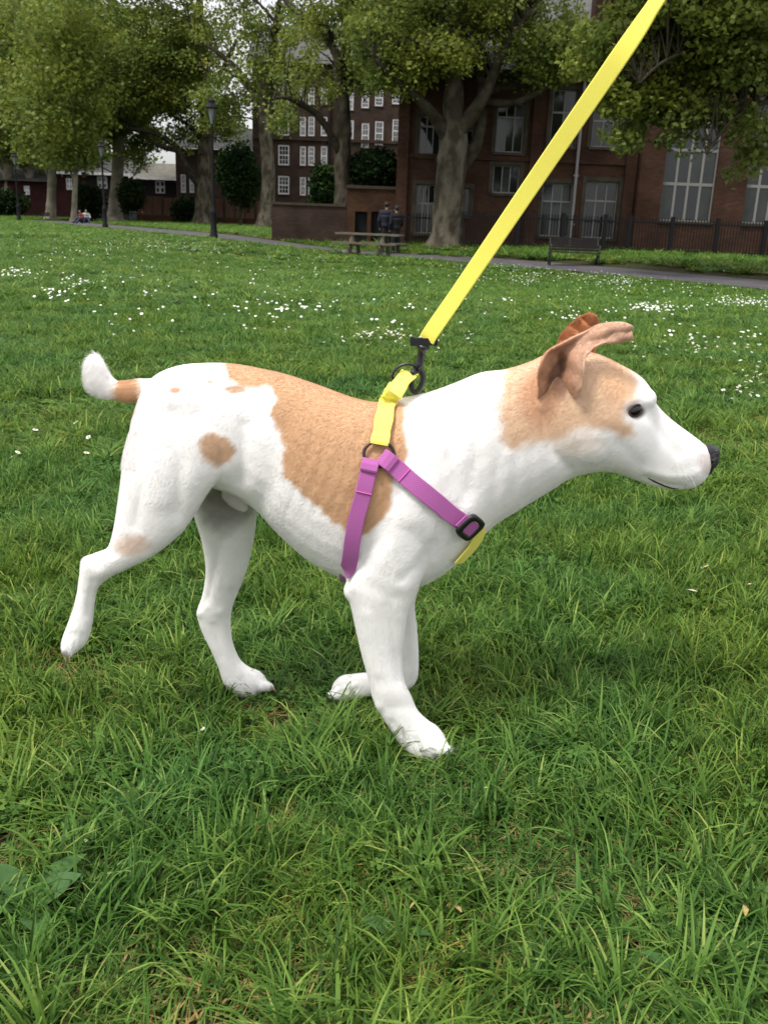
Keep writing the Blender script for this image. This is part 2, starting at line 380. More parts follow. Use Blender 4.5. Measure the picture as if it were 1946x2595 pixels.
# --- the school on the right
YS = 39.5
sch = empty('school_building', (P(1500, 600, YS)[0], YS, 0)); tag(sch, 'dark red brick school with stone framed tall windows behind the railings', 'building')
SW = [(1258, 265, 1328, 381, 3, [.72]), (1249, 420, 1316, 487, 3, []), (1398, 231, 1460, 365, 2, [.6]), (1501, 280, 1583, 369, 3, [.7]),
      (1371, 467, 1448, 596, 3, [.66]), (1480, 463, 1562, 600, 3, [.66]), (1062, 297, 1117, 391, 3, [.75]), (1053, 470, 1102, 588, 3, [.62]),
      (1174, 310, 1198, 378, 1, [.7]), (1166, 477, 1190, 545, 1, [])]
BW = [(1688, 250, 1822, 553), (1902, 256, 2036, 560)]
ops = [rect(*w[:4], YS) for w in SW]
xl, xm = P(1012, 500, YS)[0], P(1612, 450, YS)[0]
zt = P(1300, 175, YS)[2]
facade('wall', xl, xm, -0.3, zt, YS, ops, M['brick_red'], sch)
for (w, o) in zip(SW, ops):
    window(o, YS, sch, w[4], w[5], M['grey_paint'], [M['glass'], M['glass_blind'], M['glass'], M['glass']], fw=0.05, bw=0.045, surround=M['stone'], deep=0.18)
YB = YS-0.5
ops2 = [rect(*b, YB) for b in BW]
xr = P(2500, 450, YB)[0]; zt2 = P(1750, 120, YB)[2]
facade('wall', xm+.01, xr, -0.3, zt2, YB, ops2, M['brick_red'], sch, deep=0.3)
for o in ops2:
    window(o, YB, sch, 4, [.30, .57, .82], M['grey_paint'], [M['glass_blind'], M['glass']], fw=0.05, bw=0.09, surround=None, deep=0.2)
# brick piers, string courses
for px in (1018, 1140, 1352, 1360+235):
    x = P(px, 450, YS)[0]; MB().bx(x-.22, x+.22, YS-.16, YS-.001, -.3, zt-.3).build('pier', M['brick_red'], sch)
for py in (402,):
    z = P(1300, py, YS)[2]; MB().bx(xl, xm-.01, YS-.08, YS-.002, z-.08, z+.08).build('string_course', M['brick_red'], sch)
z = P(1300, 185, YS)[2]; MB().bx(xl-.2, xm, YS-.3, YS-.003, z-.15, z+.1).build('cornice', M['stone'], sch)
# gables with pale coping
for (a, b, top) in ((1075, 1235, 95), (1380, 1600, 60)):
    x0, x1 = P(a, 175, YS)[0], P(b, 175, YS)[0]; zt_ = P((a+b)/2, top, YS)[2]; xc = (x0+x1)/2
    mesh_obj('gable', [(x0, YS-.05, zt), (x1, YS-.05, zt), (xc, YS-.05, zt_), (x0, YS+6, zt), (x1, YS+6, zt), (xc, YS+6, zt_)], [(0, 1, 2), (3, 5, 4), (0, 2, 5, 3), (1, 4, 5, 2)], M['brick_red'], sch)
    cp = MB(); cp.tube([(x0-.15, YS-.1, zt-.05), (xc, YS-.1, zt_+.12)], 0.13, 4); cp.tube([(x1+.15, YS-.1, zt-.05), (xc, YS-.1, zt_+.12)], 0.13, 4); cp.build('coping', M['stone'], sch)
zr_ = P(1300, 40, YS)[2]
mesh_obj('roof', [(xl-.3, YS-.32, zt-.28), (xr, YS-.32, zt-.28), (xr, YS+8, zr_+3), (xl-.3, YS+8, zr_+3)], [(0, 1, 2, 3)], M['slate'], sch)
c = P(1560, 30, YS+3); MB().bx(c[0]-.9, c[0]+.9, YS+2.5, YS+3.6, zt, c[2]+1.5).build('chimney', M['brick_red'], sch)
# drain pipe
dp = empty('drain_pipe', P(1441, 620, YS)); tag(dp, 'pale drain pipe running down the school wall behind the bench', 'pipe')
x = P(1444, 600, YS)[0]
zb, ztp = 0.0, P(1470, 150, YS)[2]
MB().tube([(x, YS-.12, zb), (x, YS-.12, ztp)], 0.062, 8).build('pipe', M['pipe'], dp)
for z in np.linspace(zb+1, ztp-.5, 4): MB().bx(x-.10, x+.10, YS-.17, YS-.002, z-.03, z+.03).build('bracket', M['pipe'], dp)

# --- the flats, far behind
YF = 100.0
fl = empty('apartment_block', (P(800, 600, YF)[0], YF, 0)); tag(fl, 'brown brick block of flats with rows of white sash windows between the trunks', 'building')
FW = []
for (a, b) in ((705, 733),):
    for (c_, d) in ((219, 266), (292, 340), (368, 416), (446, 490), (522, 545)): FW.append((a, c_, b, d))
for (a, b) in ((760, 775), (781, 797), (813, 829)):
    for (c_, d) in ((222, 262), (296, 342), (371, 417), (449, 493)): FW.append((a, c_, b, d))
FW += [(883, 226, 896, 276), (883, 305, 896, 358)]
for i, (a, b) in enumerate(((916, 935), (950, 971), (994, 1015))):
    for (c_, d) in ((232-5*i, 271-5*i), (313-5*i, 371-6*i), (412-5*i, 455-5*i)): FW.append((a, c_, b, d))
FW += [(458, 442, 471, 486), (480, 442, 492, 486)]
ops = [rect(*w, YF) for w in FW]
xa, xb = P(446, 450, YF)[0], P(1035, 450, YF)[0]
zt = P(800, 150, YF)[2]; zlow = P(470, 415, YF)[2]; xmid = P(640, 400, YF)[0]
opl = [o for o in ops if o[1] < xmid]; opr = [o for o in ops if o[0] >= xmid]
facade('wall', xa, xmid, -1, zlow+1.5, YF, opl, M['brick_brown'], fl, deep=0.25)
facade('wall', xmid, xb, -1, zt, YF, opr, M['brick_brown'], fl, deep=0.25)
for o in ops: panes_bar_window(o, YF, fl, [M['glass'], M['glass_blind']])
mesh_obj('roof', [(xmid-.5, YF-.5, zt-.4), (xb, YF-.5, zt-.4), (xb, YF+6, zt+4), (xmid-.5, YF+6, zt+4)], [(0, 1, 2, 3)], M['slate'], fl)
mesh_obj('roof', [(xa-.3, YF-.4, zlow+1.5), (xmid, YF-.4, zlow+1.5), (xmid, YF+5, zlow+4), (xa-.3, YF+5, zlow+4)], [(0, 1, 2, 3)], M['slate'], fl)
for px in (835, 872):
    x = P(px, 400, YF)[0]; MB().tube([(x, YF-.15, 0), (x, YF-.15, zt)], 0.1, 6).build('downpipe', M['iron'], fl)
for py in (352,):
    z = P(800, py, YF)[2]; MB().bx(xmid, xb, YF-.15, YF-.01, z-.15, z+.12).build('string_course', M['brick_brown'], fl)

# --- low houses on the left
YH = 103.0
M['house_dark'] = mat('dark_render', (0.022, 0.016, 0.018), 0.9, 0.1); M['brick_maroon'] = brick_mat('maroon_brick', (0.040, 0.012, 0.012), (0.03, 0.010, 0.010), (0.03, 0.018, 0.016))
def house(label, rects, wallpx, wm, roofpx, rm, fascia=True):
    a, top, b = wallpx; h = empty('house', (P((a+b)/2, 540, YH)[0], YH, 0)); tag(h, label, 'house')
    x0, x1 = P(a, 470, YH)[0], P(b, 470, YH)[0]; z1 = P((a+b)/2, top, YH)[2]
    op = [rect(*r, YH) for r in rects]
    facade('wall', x0, x1, -1, z1, YH, op, wm, h, deep=0.2)
    for o in op: window(o, YH, h, 2, [.5], M['white_paint'], M['glass'], fw=0.14, bw=0.22, deep=0.08, sill=True, surround=None)
    zr = P((a+b)/2, roofpx, YH)[2]
    mesh_obj('roof', [(x0-.3, YH-.6, z1-.05), (x1+.3, YH-.6, z1-.05), (x1+.3, YH+6, zr+.5), (x0-.3, YH+6, zr+.5)], [(0, 1, 2, 3)], rm, h)
    if fascia: MB().bx(x0-.3, x1+.3, YH-.7, YH-.61, z1-.28, z1-.02).build('fascia', M['white_paint'], h)
    return h
house('low dark house with grey slate roof and white cross window left of the large trunk', [(246, 447, 272, 476)], (220, 437, 335), M['house_dark'], 396, M['slate'])
house('dark house with pale weathered roof and white cross window right of the large trunk', [(393, 458, 418, 488)], (338, 448, 446), M['house_dark'], 418, M['slate_pale'])
house('maroon brick house with small arched white window behind far left trunks', [(167, 451, 183, 479)], (135, 434, 219), M['brick_maroon'], 425, M['slate'])
h4 = house('long brick terrace far behind the leftmost tree trunks', [(60, 470, 75, 492), (-40, 470, -20, 492)], (-260, 452, 132), M['brick_maroon'], 425, M['slate'], False)

# --- white gable board, blue awning seen between far trunks
# --- garden wall with gate openings
YW = 41.0
gw = empty('garden_wall', (P(900, 600, YW)[0], YW, 0)); tag(gw, 'orange brown brick garden wall with dark gate openings behind the picnic table', 'wall')
x0, x1 = P(880, 520, YW)[0], P(1012, 520, YW)[0]; z1 = P(950, 478, YW)[2]
ops = [rect(899, 537, 930, 600, YW), rect(940, 537, 972, 600, YW)]
ops = [(o[0], o[1], 0.0, o[3]) for o in ops]
facade('brickwork', x0, x1, -.3, z1, YW, ops, M['brick_wall'], gw, deep=0.22)
xw, zw = P(688, 520, YW)[0], P(780, 520, YW)[2]; facade('brickwork', xw, x0-.01, -.3, zw, YW+.05, [], M['brick_brown'], gw); MB().bx(xw, x0-.06, YW, YW+.4, zw, zw+.1).build('coping', M['stone'], gw)
MB().bx(x0-.05, x1, YW-.06, YW+.4, z1, z1+.12).build('coping', M['stone'], gw)
for o in ops: MB().bx(o[0], o[1], YW+.2, YW+.25, 0, o[3]).build('gate', M['iron'], gw)
wl = empty('wall_lamp', P(1018, 511, YW-.2)); tag(wl, 'round white globe lamp on the brick wall by the school corner', 'lamp')
M['globe'] = mat('opal_globe', (0.85, 0.82, 0.78), 0.3, 0.4)
c = P(1018, 511, YW-.25); MB().ell(c, (.12, .12, .13), 12, 8).build('globe', M['globe'], wl, True); MB().bx(c[0]-.03, c[0]+.03, c[1], YW, c[2]-.2, c[2]-.12).build('arm', M['iron'], wl)

# --- timber fence on low wall
YT = 92.0
tf = empty('timber_fence', (P(500, 570, YT)[0], YT, 0)); tag(tf, 'brown vertical board fence on a low wall behind the tree trunks', 'fence')
x0, x1 = P(335, 540, YT)[0], P(700, 540, YT)[0]; zl = P(500, 548, YT)[2]; zh = P(500, 502, YT)[2]
MB().bx(x0, x1, YT-.15, YT+.15, -1, zl).build('low_wall', M['brick_wall'], tf)
nb = int((x1-x0)/0.92)
pm = None
for i in range(nb):
    xx = x0+(i+.5)*(x1-x0)/nb; hh = zh-zl+random.uniform(-.05, .05)
    if 17 == i: continue
    if pm is None: pm = MB().box((0, 0, .5), (.42, .04, .5)); pmd = bpy.data.meshes.new('board'); pmd.from_pydata(pm.v, [], pm.f); pmd.materials.append(M['fence_wood'])
    b = bpy.data.objects.new('board', pmd); COL.objects.link(b); b.parent = tf
    b.location = Vector((xx, YT+random.uniform(-.03, .03), zl))-Vector(tf.location); b.scale = (1, 1, hh)
for i in range(0, nb+1, 3):
    xx = x0+i*(x1-x0)/nb; MB().bx(xx-.06, xx+.06, YT-.1, YT+.1, zl, zh+.1).build('post', M['bench_wood'], tf)

# --- railings right
YR = 37.0
rl = empty('iron_railings', (P(1500, 640, YR)[0], YR, 0)); tag(rl, 'black iron railings with spiked bars in front of the school', 'fence')
x0, x1 = P(1172, 600, YR)[0], P(2120, 600, YR)[0]; zb = 0.02; ztop = P(1600, 549, YR)[2]
for px in (1310, 1424, 1530, 1592, 1700, 1815, 1937, 2060):
    x = P(px, 600, YR)[0]; MB().bx(x-.075, x+.075, YR-.075, YR+.075, zb-.1, ztop+.06).build('post', M['iron'], rl)
MB().bx(x0, x1, YR-.02, YR+.02, zb+.12, zb+.17).build('rail', M['iron'], rl); MB().bx(x0, x1, YR-.02, YR+.02, ztop-.2, ztop-.15).build('rail', M['iron'], rl)
bd = bpy.data.meshes.new('bar'); q = MB().tube([(0, 0, 0), (0, 0, ztop-.12), (0, 0, ztop-.07), (0, 0, ztop)], [.017, .017, .026, .003], 5); bd.from_pydata(q.v, [], q.f); bd.materials.append(M['iron'])
n = int((x1-x0)/0.115)
for i in range(n):
    b = bpy.data.objects.new('bar', bd); COL.objects.link(b); b.parent = rl; b.location = Vector((x0+i*(x1-x0)/n, YR, zb))-Vector(rl.location)
# second short run left of the big tree
rl2 = empty('iron_railings', (P(1020, 600, YR)[0], YR+1.5, 0)); tag(rl2, 'short run of black railings between garden wall and large tree', 'fence')
xx0, xx1 = P(975, 590, YR+1.5)[0], P(1085, 590, YR+1.5)[0]; zt3 = P(1020, 537, YR+1.5)[2]
MB().bx(xx0, xx1, YR+1.48, YR+1.52, zt3-.2, zt3-.15).build('rail', M['iron'], rl2)
for i in range(15):
    b = bpy.data.objects.new('bar', bd); COL.objects.link(b); b.parent = rl2; b.location = Vector((xx0+i*(xx1-xx0)/14, YR+1.5, zb))-Vector(rl2.location); b.scale = (1, 1, zt3/ztop)

# ================================================================== TREES
def leaf_cloud(centers, radii, per, size, name, parent, m_, squash=0.7, r=rng):
    n = len(centers)*per
    c = np.repeat(centers, per, 0); rr = np.repeat(radii, per)
    g = r.normal(size=(n, 3)); g *= (r.random((n, 1))**0.33)/np.linalg.norm(g, axis=1, keepdims=True)*1.25
    g[:, 2] *= squash
    pos = c+g*rr[:, None]
    nrm_ = r.normal(size=(n, 3)); nrm_[:, 2] = np.abs(nrm_[:, 2])+0.35; nrm_ /= np.linalg.norm(nrm_, axis=1, keepdims=True)
    a = np.cross(nrm_, r.normal(size=(n, 3))); a /= np.linalg.norm(a, axis=1, keepdims=True); b = np.cross(nrm_, a)
    s = size*r.uniform(.55, 1.35, n)[:, None]
    v = np.stack([pos-a*s*.5, pos+b*s*.45-a*s*.05, pos+a*s*.6-nrm_*s*.18, pos-b*s*.45-a*s*.05], 1).reshape(-1, 3)
    tint = np.repeat(np.clip(np.repeat(r.uniform(0, .55, len(centers)), per)+r.normal(0.2, .16, n), 0, 1), 4)
    me = np_mesh(name, v, np.arange(n*4), 4, tint)
    o = data_obj(name, me, m_, parent); o['kind'] = 'stuff'; return o
def tree(label, base, skel, crowns, size, per, crad, name='plane_tree', twig=True, lm='leaf', seed=0, group='plane trees along the path', bark=None, flare=1.55):
    """base: ground pixel. skel: polylines of (px,py,dy,width px); first = trunk. crowns: (px,py,rx,ry,dy,rd,n)"""
    r = np.random.default_rng(seed+11)
    g = G(*base); Y = g[1]; root = empty(name, g); tag(root, label, 'tree', group)
    nodes = []
    for si, line in enumerate(skel):
        pts, rad = [], []
        for k, (px, py, dy, w) in enumerate(line):
            p = P(px, py, Y+dy)
            if si == 0 and k == 0: p = g-np.array([0, 0, .1])
            pts.append(Vector(p)); rad.append(w/2*depth(p)/FPX)
        # refine
        P2, R2 = [], []
        for k in range(len(pts)-1):
            p0 = pts[max(k-1, 0)]; p1 = pts[k]; p2 = pts[k+1]; p3 = pts[min(k+2, len(pts)-1)]
            for j in range(4):
                t = j/4; q = 0.5*((2*p1)+(-p0+p2)*t+(2*p0-5*p1+4*p2-p3)*t*t+(-p0+3*p1-3*p2+p3)*t**3)
                P2.append(q); R2.append(rad[k]*(1-t)+rad[k+1]*t)
        P2.append(pts[-1]); R2.append(rad[-1])
        mb = MB(); mb.tube(P2, R2, 14 if si == 0 else 9, wob=0.07, seed=seed+si)
        if si == 0:      # root buttresses widen the foot
            n = 14
            for k in range(n):
                th = k/n*2*math.pi
                for row, amt in ((0, .5), (1, .22), (2, .08)):
                    v = Vector(mb.v[row*n+k]); c = P2[row]; e = (v-c)*(1+amt*(0.55+.6*math.sin(th*4+seed)**2)*(flare-1)/.55); mb.v[row*n+k] = tuple(c+e)
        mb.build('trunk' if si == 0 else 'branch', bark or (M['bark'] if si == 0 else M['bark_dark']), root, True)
        nodes += [(q, rr) for q, rr in zip(P2[2:], R2[2:])]
    C, Rr = [], []
    for (px, py, rx, ry, dy, rd, n) in crowns:
        cc = P(px, py, Y+dy); k = mpp(Y+dy, cc[2])
        q = r.normal(size=(n, 3)); q *= (r.random((n, 1))**0.4)/np.linalg.norm(q, axis=1, keepdims=True)
        C.append(cc+q*np.array([rx*k, rd, ry*k])); Rr.append(crad*r.uniform(.6, 1.3, n))
    C = np.concatenate(C); Rr = np.concatenate(Rr)
    keep = C[:, 2] > 2.2; C = C[keep]; Rr = Rr[keep]
    leaf_cloud(C, Rr, per, size, 'crown', root, M[lm], r=r)
    if twig and nodes:
        mb = MB(); NP_ = np.array([tuple(q) for q, _ in nodes])
        for i in range(0, len(C), 2):
            d = np.linalg.norm(NP_-C[i]+np.array([0, 0, .5]), axis=1); j = int(np.argmin(d)); a = nodes[j][0]; b = Vector(C[i])
            if d[j] > 7: continue
            mid = a.lerp(b, .5)+Vector((r.normal()*.25, r.normal()*.25, .3+r.random()*.5)); rr = min(nodes[j][1]*.5, .035+d[j]*.008)
            mb.tube([a, a.lerp(mid, .5)+Vector((0, 0, .1)), mid, mid.lerp(b, .6), b], [rr, rr*.8, rr*.6, rr*.4, rr*.18], 4, cap=False)
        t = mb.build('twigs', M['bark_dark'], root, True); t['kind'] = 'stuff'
    return root
# big tree beside the school
tree('massive plane tree with thick flared trunk in front of the school', (1130, 624),
     [[(1130, 624, 0, 92), (1134, 575, 0, 84), (1138, 500, 0, 78), (1143, 420, 0, 76), (1150, 350, 0, 70), (1150, 290, 0, 56), (1152, 200, .3, 44), (1165, 100, .8, 36), (1180, -40, 1, 28)],
      [(1140, 360, -.1, 40), (1105, 300, -.3, 30), (1060, 250, -.8, 24), (1010, 205, -1.4, 18), (950, 150, -2, 12)],
      [(1165, 330, -.1, 42), (1195, 290, -.3, 36), (1235, 225, -.6, 28), (1265, 150, -.8, 24), (1300, 90, -1, 18), (1345, 20, -1, 12)],
      [(1160, 430, .3, 40), (1195, 385, .4, 36), (1215, 330, .5, 30), (1222, 250, .7, 26), (1215, 150, .9, 20), (1225, 40, 1, 14)],
      [(1215, 255, .5, 22), (1290, 262, .1, 18), (1350, 240, -.2, 15), (1420, 195, -.5, 12), (1480, 165, -.8, 8)],
      [(1222, 235, .7, 20), (1300, 215, .8, 18), (1370, 212, 1, 14), (1440, 170, 1.1, 9)],
      [(1150, 190, .3, 22), (1110, 110, 0, 16), (1090, 40, -.2, 12), (1060, -60, 0, 8)]],
     [(1000, 60, 130, 110, 0, 2.6, 95), (1200, 20, 200, 90, .5, 3, 115), (1080, 130, 160, 50, -1, 2, 55), (1380, 100, 140, 80, 0, 2.2, 80), (1010, 180, 70, 50, -1, 1.2, 40), (1400, 180, 90, 35, -.5, 1, 26),
      (1200, -250, 420, 200, 0, 5, 200)], 0.135, 80, 0.55, seed=1)
# the tree off to the right: only its hanging crown is in view
tr12 = tree('plane tree off to the right whose leafy crown hangs over the school', (2250, 700),
     [[(2250, 700, 0, 90), (2255, 550, 0, 75), (2250, 400, 0, 70), (2240, 250, 0, 60), (2200, 100, 0, 50), (2150, -80, 0, 30)],
      [(2240, 260, 0, 34), (2130, 180, -.3, 26), (1980, 120, -.5, 20), (1820, 110, -.8, 14), (1690, 150, -1, 9), (1620, 210, -1, 5)],
      [(2245, 330, 0, 26), (2120, 290, -.4, 20), (1980, 250, -.8, 14), (1860, 300, -1, 9), (1790, 390, -1, 5)],
      [(2210, 100, 0, 30), (2060, 20, .2, 22), (1900, -20, .4, 16), (1700, 10, .5, 10), (1560, 60, .5, 5)]],
     [(1800, 70, 210, 140, 0, 2.2, 300), (1700, 40, 170, 60, .5, 1.8, 110), (1900, 150, 110, 80, -.5, 1.5, 70), (1600, 240, 80, 60, 0, 1.0, 38), (1720, 270, 100, 45, 0, 1.0, 30), (1740, 350, 55, 35, -.5, .6, 4), (1870, 300, 50, 50, -.5, .7, 8), (1895, 430, 30, 60, 0, .4, 5), (1930, 340, 30, 50, 0, .7, 8), (1590, 350, 40, 35, 0, .5, 7),
      (1560, 130, 100, 80, .4, 1.2, 80), (1800, -220, 420, 200, 0, 4, 160)], 0.125, 80, 0.36, seed=2)
tree('plane tree with forked trunk directly behind the picnic table', (862, 607),
     [[(862, 607, 0, 58), (866, 560, 0, 48), (868, 490, 0, 41), (868, 400, 0, 40), (872, 320, 0, 36), (868, 240, 0, 34), (858, 190, 0, 30), (850, 130, .2, 22), (800, 70, .6, 18), (730, 5, 1, 16), (690, -50, 1, 10)],
      [(866, 240, 0, 26), (878, 150, .2, 24), (882, 70, .4, 20), (905, 10, .4, 16), (930, -80, 0, 10)],
      [(862, 385, -.1, 22), (838, 340, -.3, 19), (805, 290, -.6, 17), (760, 262, -1, 14), (722, 245, -1.3, 10), (690, 250, -1.5, 6)],
      [(880, 230, .1, 12), (898, 190, .1, 9), (930, 150, .1, 7), (965, 128, .1, 5)],
      [(900, 90, .4, 20), (930, 60, .4, 18), (900, 20, .2, 14), (880, -40, 0, 10)],
      [(815, 85, .5, 12), (800, 40, .5, 9), (780, -20, .5, 6)]],
     [(930, 70, 110, 90, 0, 2, 50), (780, 100, 90, 80, 0, 2, 20), (860, 20, 160, 60, 0, 2, 30), (800, 200, 90, 60, -.5, 1.6, 18), (940, 180, 70, 60, -.5, 1.4, 32), (720, 300, 50, 40, -.5, 1, 10), (880, -220, 300, 180, 0, 4, 100)], 0.14, 62, 0.55, seed=3)
tree('leaning plane tree between dark evergreen and the flats', (672, 578),
     [[(672, 578, 0, 52), (676, 540, 0, 42), (680, 470, 0, 34), (678, 400, 0, 33), (672, 340, 0, 32), (662, 280, 0, 26), (640, 230, .5, 20), (600, 175, 1, 16), (550, 130, 1.4, 12), (490, 90, 2, 8)],
      [(668, 320, 0, 22), (688, 240, .2, 20), (690, 150, .3, 17), (700, 60, .4, 14), (715, -40, 0, 9)],
      [(688, 200, .2, 13), (720, 130, .3, 11), (700, 60, .3, 9), (650, 0, .4, 6)],
      [(700, 220, .2, 10), (740, 160, .2, 8), (800, 140, .2, 6)],
      [(625, 210, .6, 9), (560, 170, .6, 8), (500, 165, .6, 5)]],
     [(600, 120, 130, 100, 0, 3.5, 40), (650, 20, 160, 60, 0, 4, 34), (560, 260, 80, 70, -.5, 2.5, 38), (700, 180, 60, 80, 0, 3, 24), (760, 40, 70, 60, 0, 3, 16), (620, -230, 260, 180, 0, 6, 80)], 0.21, 65, 0.9, seed=4)
tree('plane tree with long arching limb behind the tall street lamp', (512, 569),
     [[(512, 569, 0, 52), (514, 530, 0, 40), (517, 460, 0, 36), (518, 400, 0, 34), (522, 320, 0, 33), (520, 240, 0, 28), (515, 150, 0, 24), (508, 60, 0, 20), (505, -60, 0, 12)],
      [(508, 470, -.1, 22), (470, 420, -.5, 18), (450, 375, -.8, 16), (410, 345, -1, 13), (365, 330, -1.2, 11), (320, 325, -1.4, 8)],
      [(450, 380, -.8, 15), (400, 365, -1, 12), (355, 325, -1, 9), (300, 300, -1, 6)],
      [(505, 345, 0, 12), (470, 310, 0, 9), (430, 290, 0, 6)],
      [(515, 270, 0, 12), (480, 268, 0, 8), (400, 262, 0, 6), (370, 265, 0, 4)],
      [(518, 210, 0, 14), (560, 180, 0, 11), (600, 100, .4, 8)]],
     [(400, 120, 130, 120, 0, 4, 190), (500, 120, 90, 110, 0, 4, 60), (440, 240, 90, 50, 0, 3, 50), (340, 260, 90, 50, 0, 3, 50), (560, 300, 55, 60, 0, 3, 30), (470, 330, 40, 50, 0, 2, 12), (450, -220, 280, 190, 0, 7, 150)], 0.25, 85, 1.0, seed=5)
tree('pale trunked plane tree standing between the two low houses', (291, 559),
     [[(291, 559, 0, 44), (292, 530, 0, 36), (296, 460, 0, 30), (300, 400, 0, 28), (302, 340, 0, 26), (300, 250, 0, 22), (290, 120, 0, 16), (280, 0, 0, 10)],
      [(298, 400, 0, 12), (285, 360, 0, 10), (260, 320, 0, 8), (220, 260, 0, 5)],
      [(300, 360, 0, 14), (330, 320, 0, 12), (370, 280, 0, 8)]],
     [(230, 150, 170, 170, 0, 5, 270), (330, 200, 100, 120, 0, 4, 120), (180, 330, 100, 60, 0, 4, 80), (300, 300, 70, 45, 0, 3, 45), (345, 375, 26, 40, 2, 2, 14), (390, 352, 40, 26, 2, 2, 14), (200, 385, 60, 30, 1, 3, 26), (250, -220, 280, 190, 0, 7, 150)], 0.27, 90, 1.1, seed=6, bark=M['bark_pale'])
far = [(128, 556, 26, 'straight pale plane trunk in the far left row beside a white gable', 470, 60), (72, 548, 22, 'slim plane trunk second from the far left edge', 460, 70), (187, 560, 15, 'thin leaning plane trunk in front of the maroon house', 440, 110), (16, 546, 28, 'plane trunk at the left edge of the row', 450, 40), (108, 549, 18, 'narrow plane trunk close behind the straight pale trunk', 460, 90), (40, 545, 15, 'slender plane trunk between the two leftmost trunks', 460, 60),
       (6, 541, 12, 'small far plane trunk at the very left edge', 460, 0), (58, 542, 10, 'narrow far plane trunk left of the slim one', 460, 0), (90, 543, 12, 'far pale plane trunk left of the maroon house', 460, 0), (152, 546, 12, 'thin far plane trunk before the maroon wall', 460, 0), (26, 540, 10, 'faint far plane trunk in the gap at far left', 460, 0)]
for i, (px, py, w, lab, ytop, lean) in enumerate(far):
    tree(lab, (px, py), [[(px, py, 0, w*1.2), (px+1, py-25, 0, w), (px+3, 480, 0, w*.85), (px+4, 420, 0, w*.8), (px-4, 330, 0, w*.6), (px-8, 200, 0, w*.4)],
                         [(px+3, 450, 0, w*.5), (px+20, 400, 0, w*.4), (px+40, 340, 0, w*.25)], [(px+3, 460, 0, w*.45), (px-18, 410, 0, w*.35), (px-34, 350, 0, w*.2)]],
         [(px-20, 250, 120, 150, 0, 5, 95 if i < 6 else 30), (px, 375, 75, 38, 0, 3.5, 30 if i < 6 else 16), (px-10, 60, 130, 120, 0, 6, 60 if i < 6 else 15)], 0.30, 70, 1.2, seed=20+i, twig=(i < 2), bark=M['bark_pale'], group='row of plane trees at the far left')
# far screen of trees behind the left houses, an indistinct mass
r = np.random.default_rng(99); n = 200
cc = np.stack([r.uniform(-85, -32, n), r.uniform(118, 135, n), r.uniform(5, 20, n)], -1)
ft = empty('distant_tree', (-56, 124, 0)); tag(ft, 'hazy green tree mass rising behind the low house roofs at left', 'tree')
leaf_cloud(cc, np.full(n, 1.9), 60, 0.5, 'crown', ft, M['leaf']); MB().tube([(-56, 124, 0), (-56, 124, 9)], .5, 8).build('trunk', M['bark_dark'], ft)
# evergreens
def shrub(label, px0, py0, px1, py1, Y, n, size, rd, crad, name='evergreen_shrub', m_='dark_leaf', seed=0, stem=True, per=110):
    r = np.random.default_rng(seed+50); c = P((px0+px1)/2, (py0+py1)/2, Y); k = mpp(Y, c[2]); g = (c[0], Y, 0)
    root = empty(name, g); tag(root, label, 'shrub')
    q = r.normal(size=(n, 3)); q *= (r.random((n, 1))**0.35)/np.linalg.norm(q, axis=1, keepdims=True)
    leaf_cloud(c+q*np.array([(px1-px0)/2*k*.9, rd, (py1-py0)/2*k*.9]), np.full(n, crad), per, size, 'foliage', root, M[m_], squash=1, r=r)
    if stem: MB().tube([(c[0], Y, -.2), (c[0]+.1, Y, c[2])], .14, 7).build('stem', M['bark_dark'], root)
    return root
shrub('tall dark evergreen bush beside the leaning tree trunk', 560, 360, 656, 525, 80, 90, 0.22, 2.2, 0.7, seed=1)
shrub('dark spreading bush on top of the orange garden wall', 885, 385, 1004, 482, 44, 80, 0.15, 1.3, 0.4, seed=2)
shrub('dark bush left of the forked trunk below the flats windows', 790, 420, 850, 540, 60, 50, 0.18, 1.2, 0.5, seed=3)
shrub('low dark hedge before the grey roofed house', 195, 475, 262, 545, 86, 40, 0.22, 1.5, 0.7, 'hedge_bush', seed=4)
shrub('dark ivy covered bush between large trunk and timber fence', 312, 455, 352, 545, 86, 36, 0.22, 1.5, 0.7, 'ivy_bush', seed=5)
shrub('dark shrub under the far left trunks', -20, 490, 60, 545, 88, 30, 0.22, 1.5, 0.7, 'dark_shrub', seed=7)
shrub('dark green shrub behind the second bin', 440, 505, 505, 552, 88, 22, 0.22, 1.5, 0.6, 'dark_shrub', seed=8)

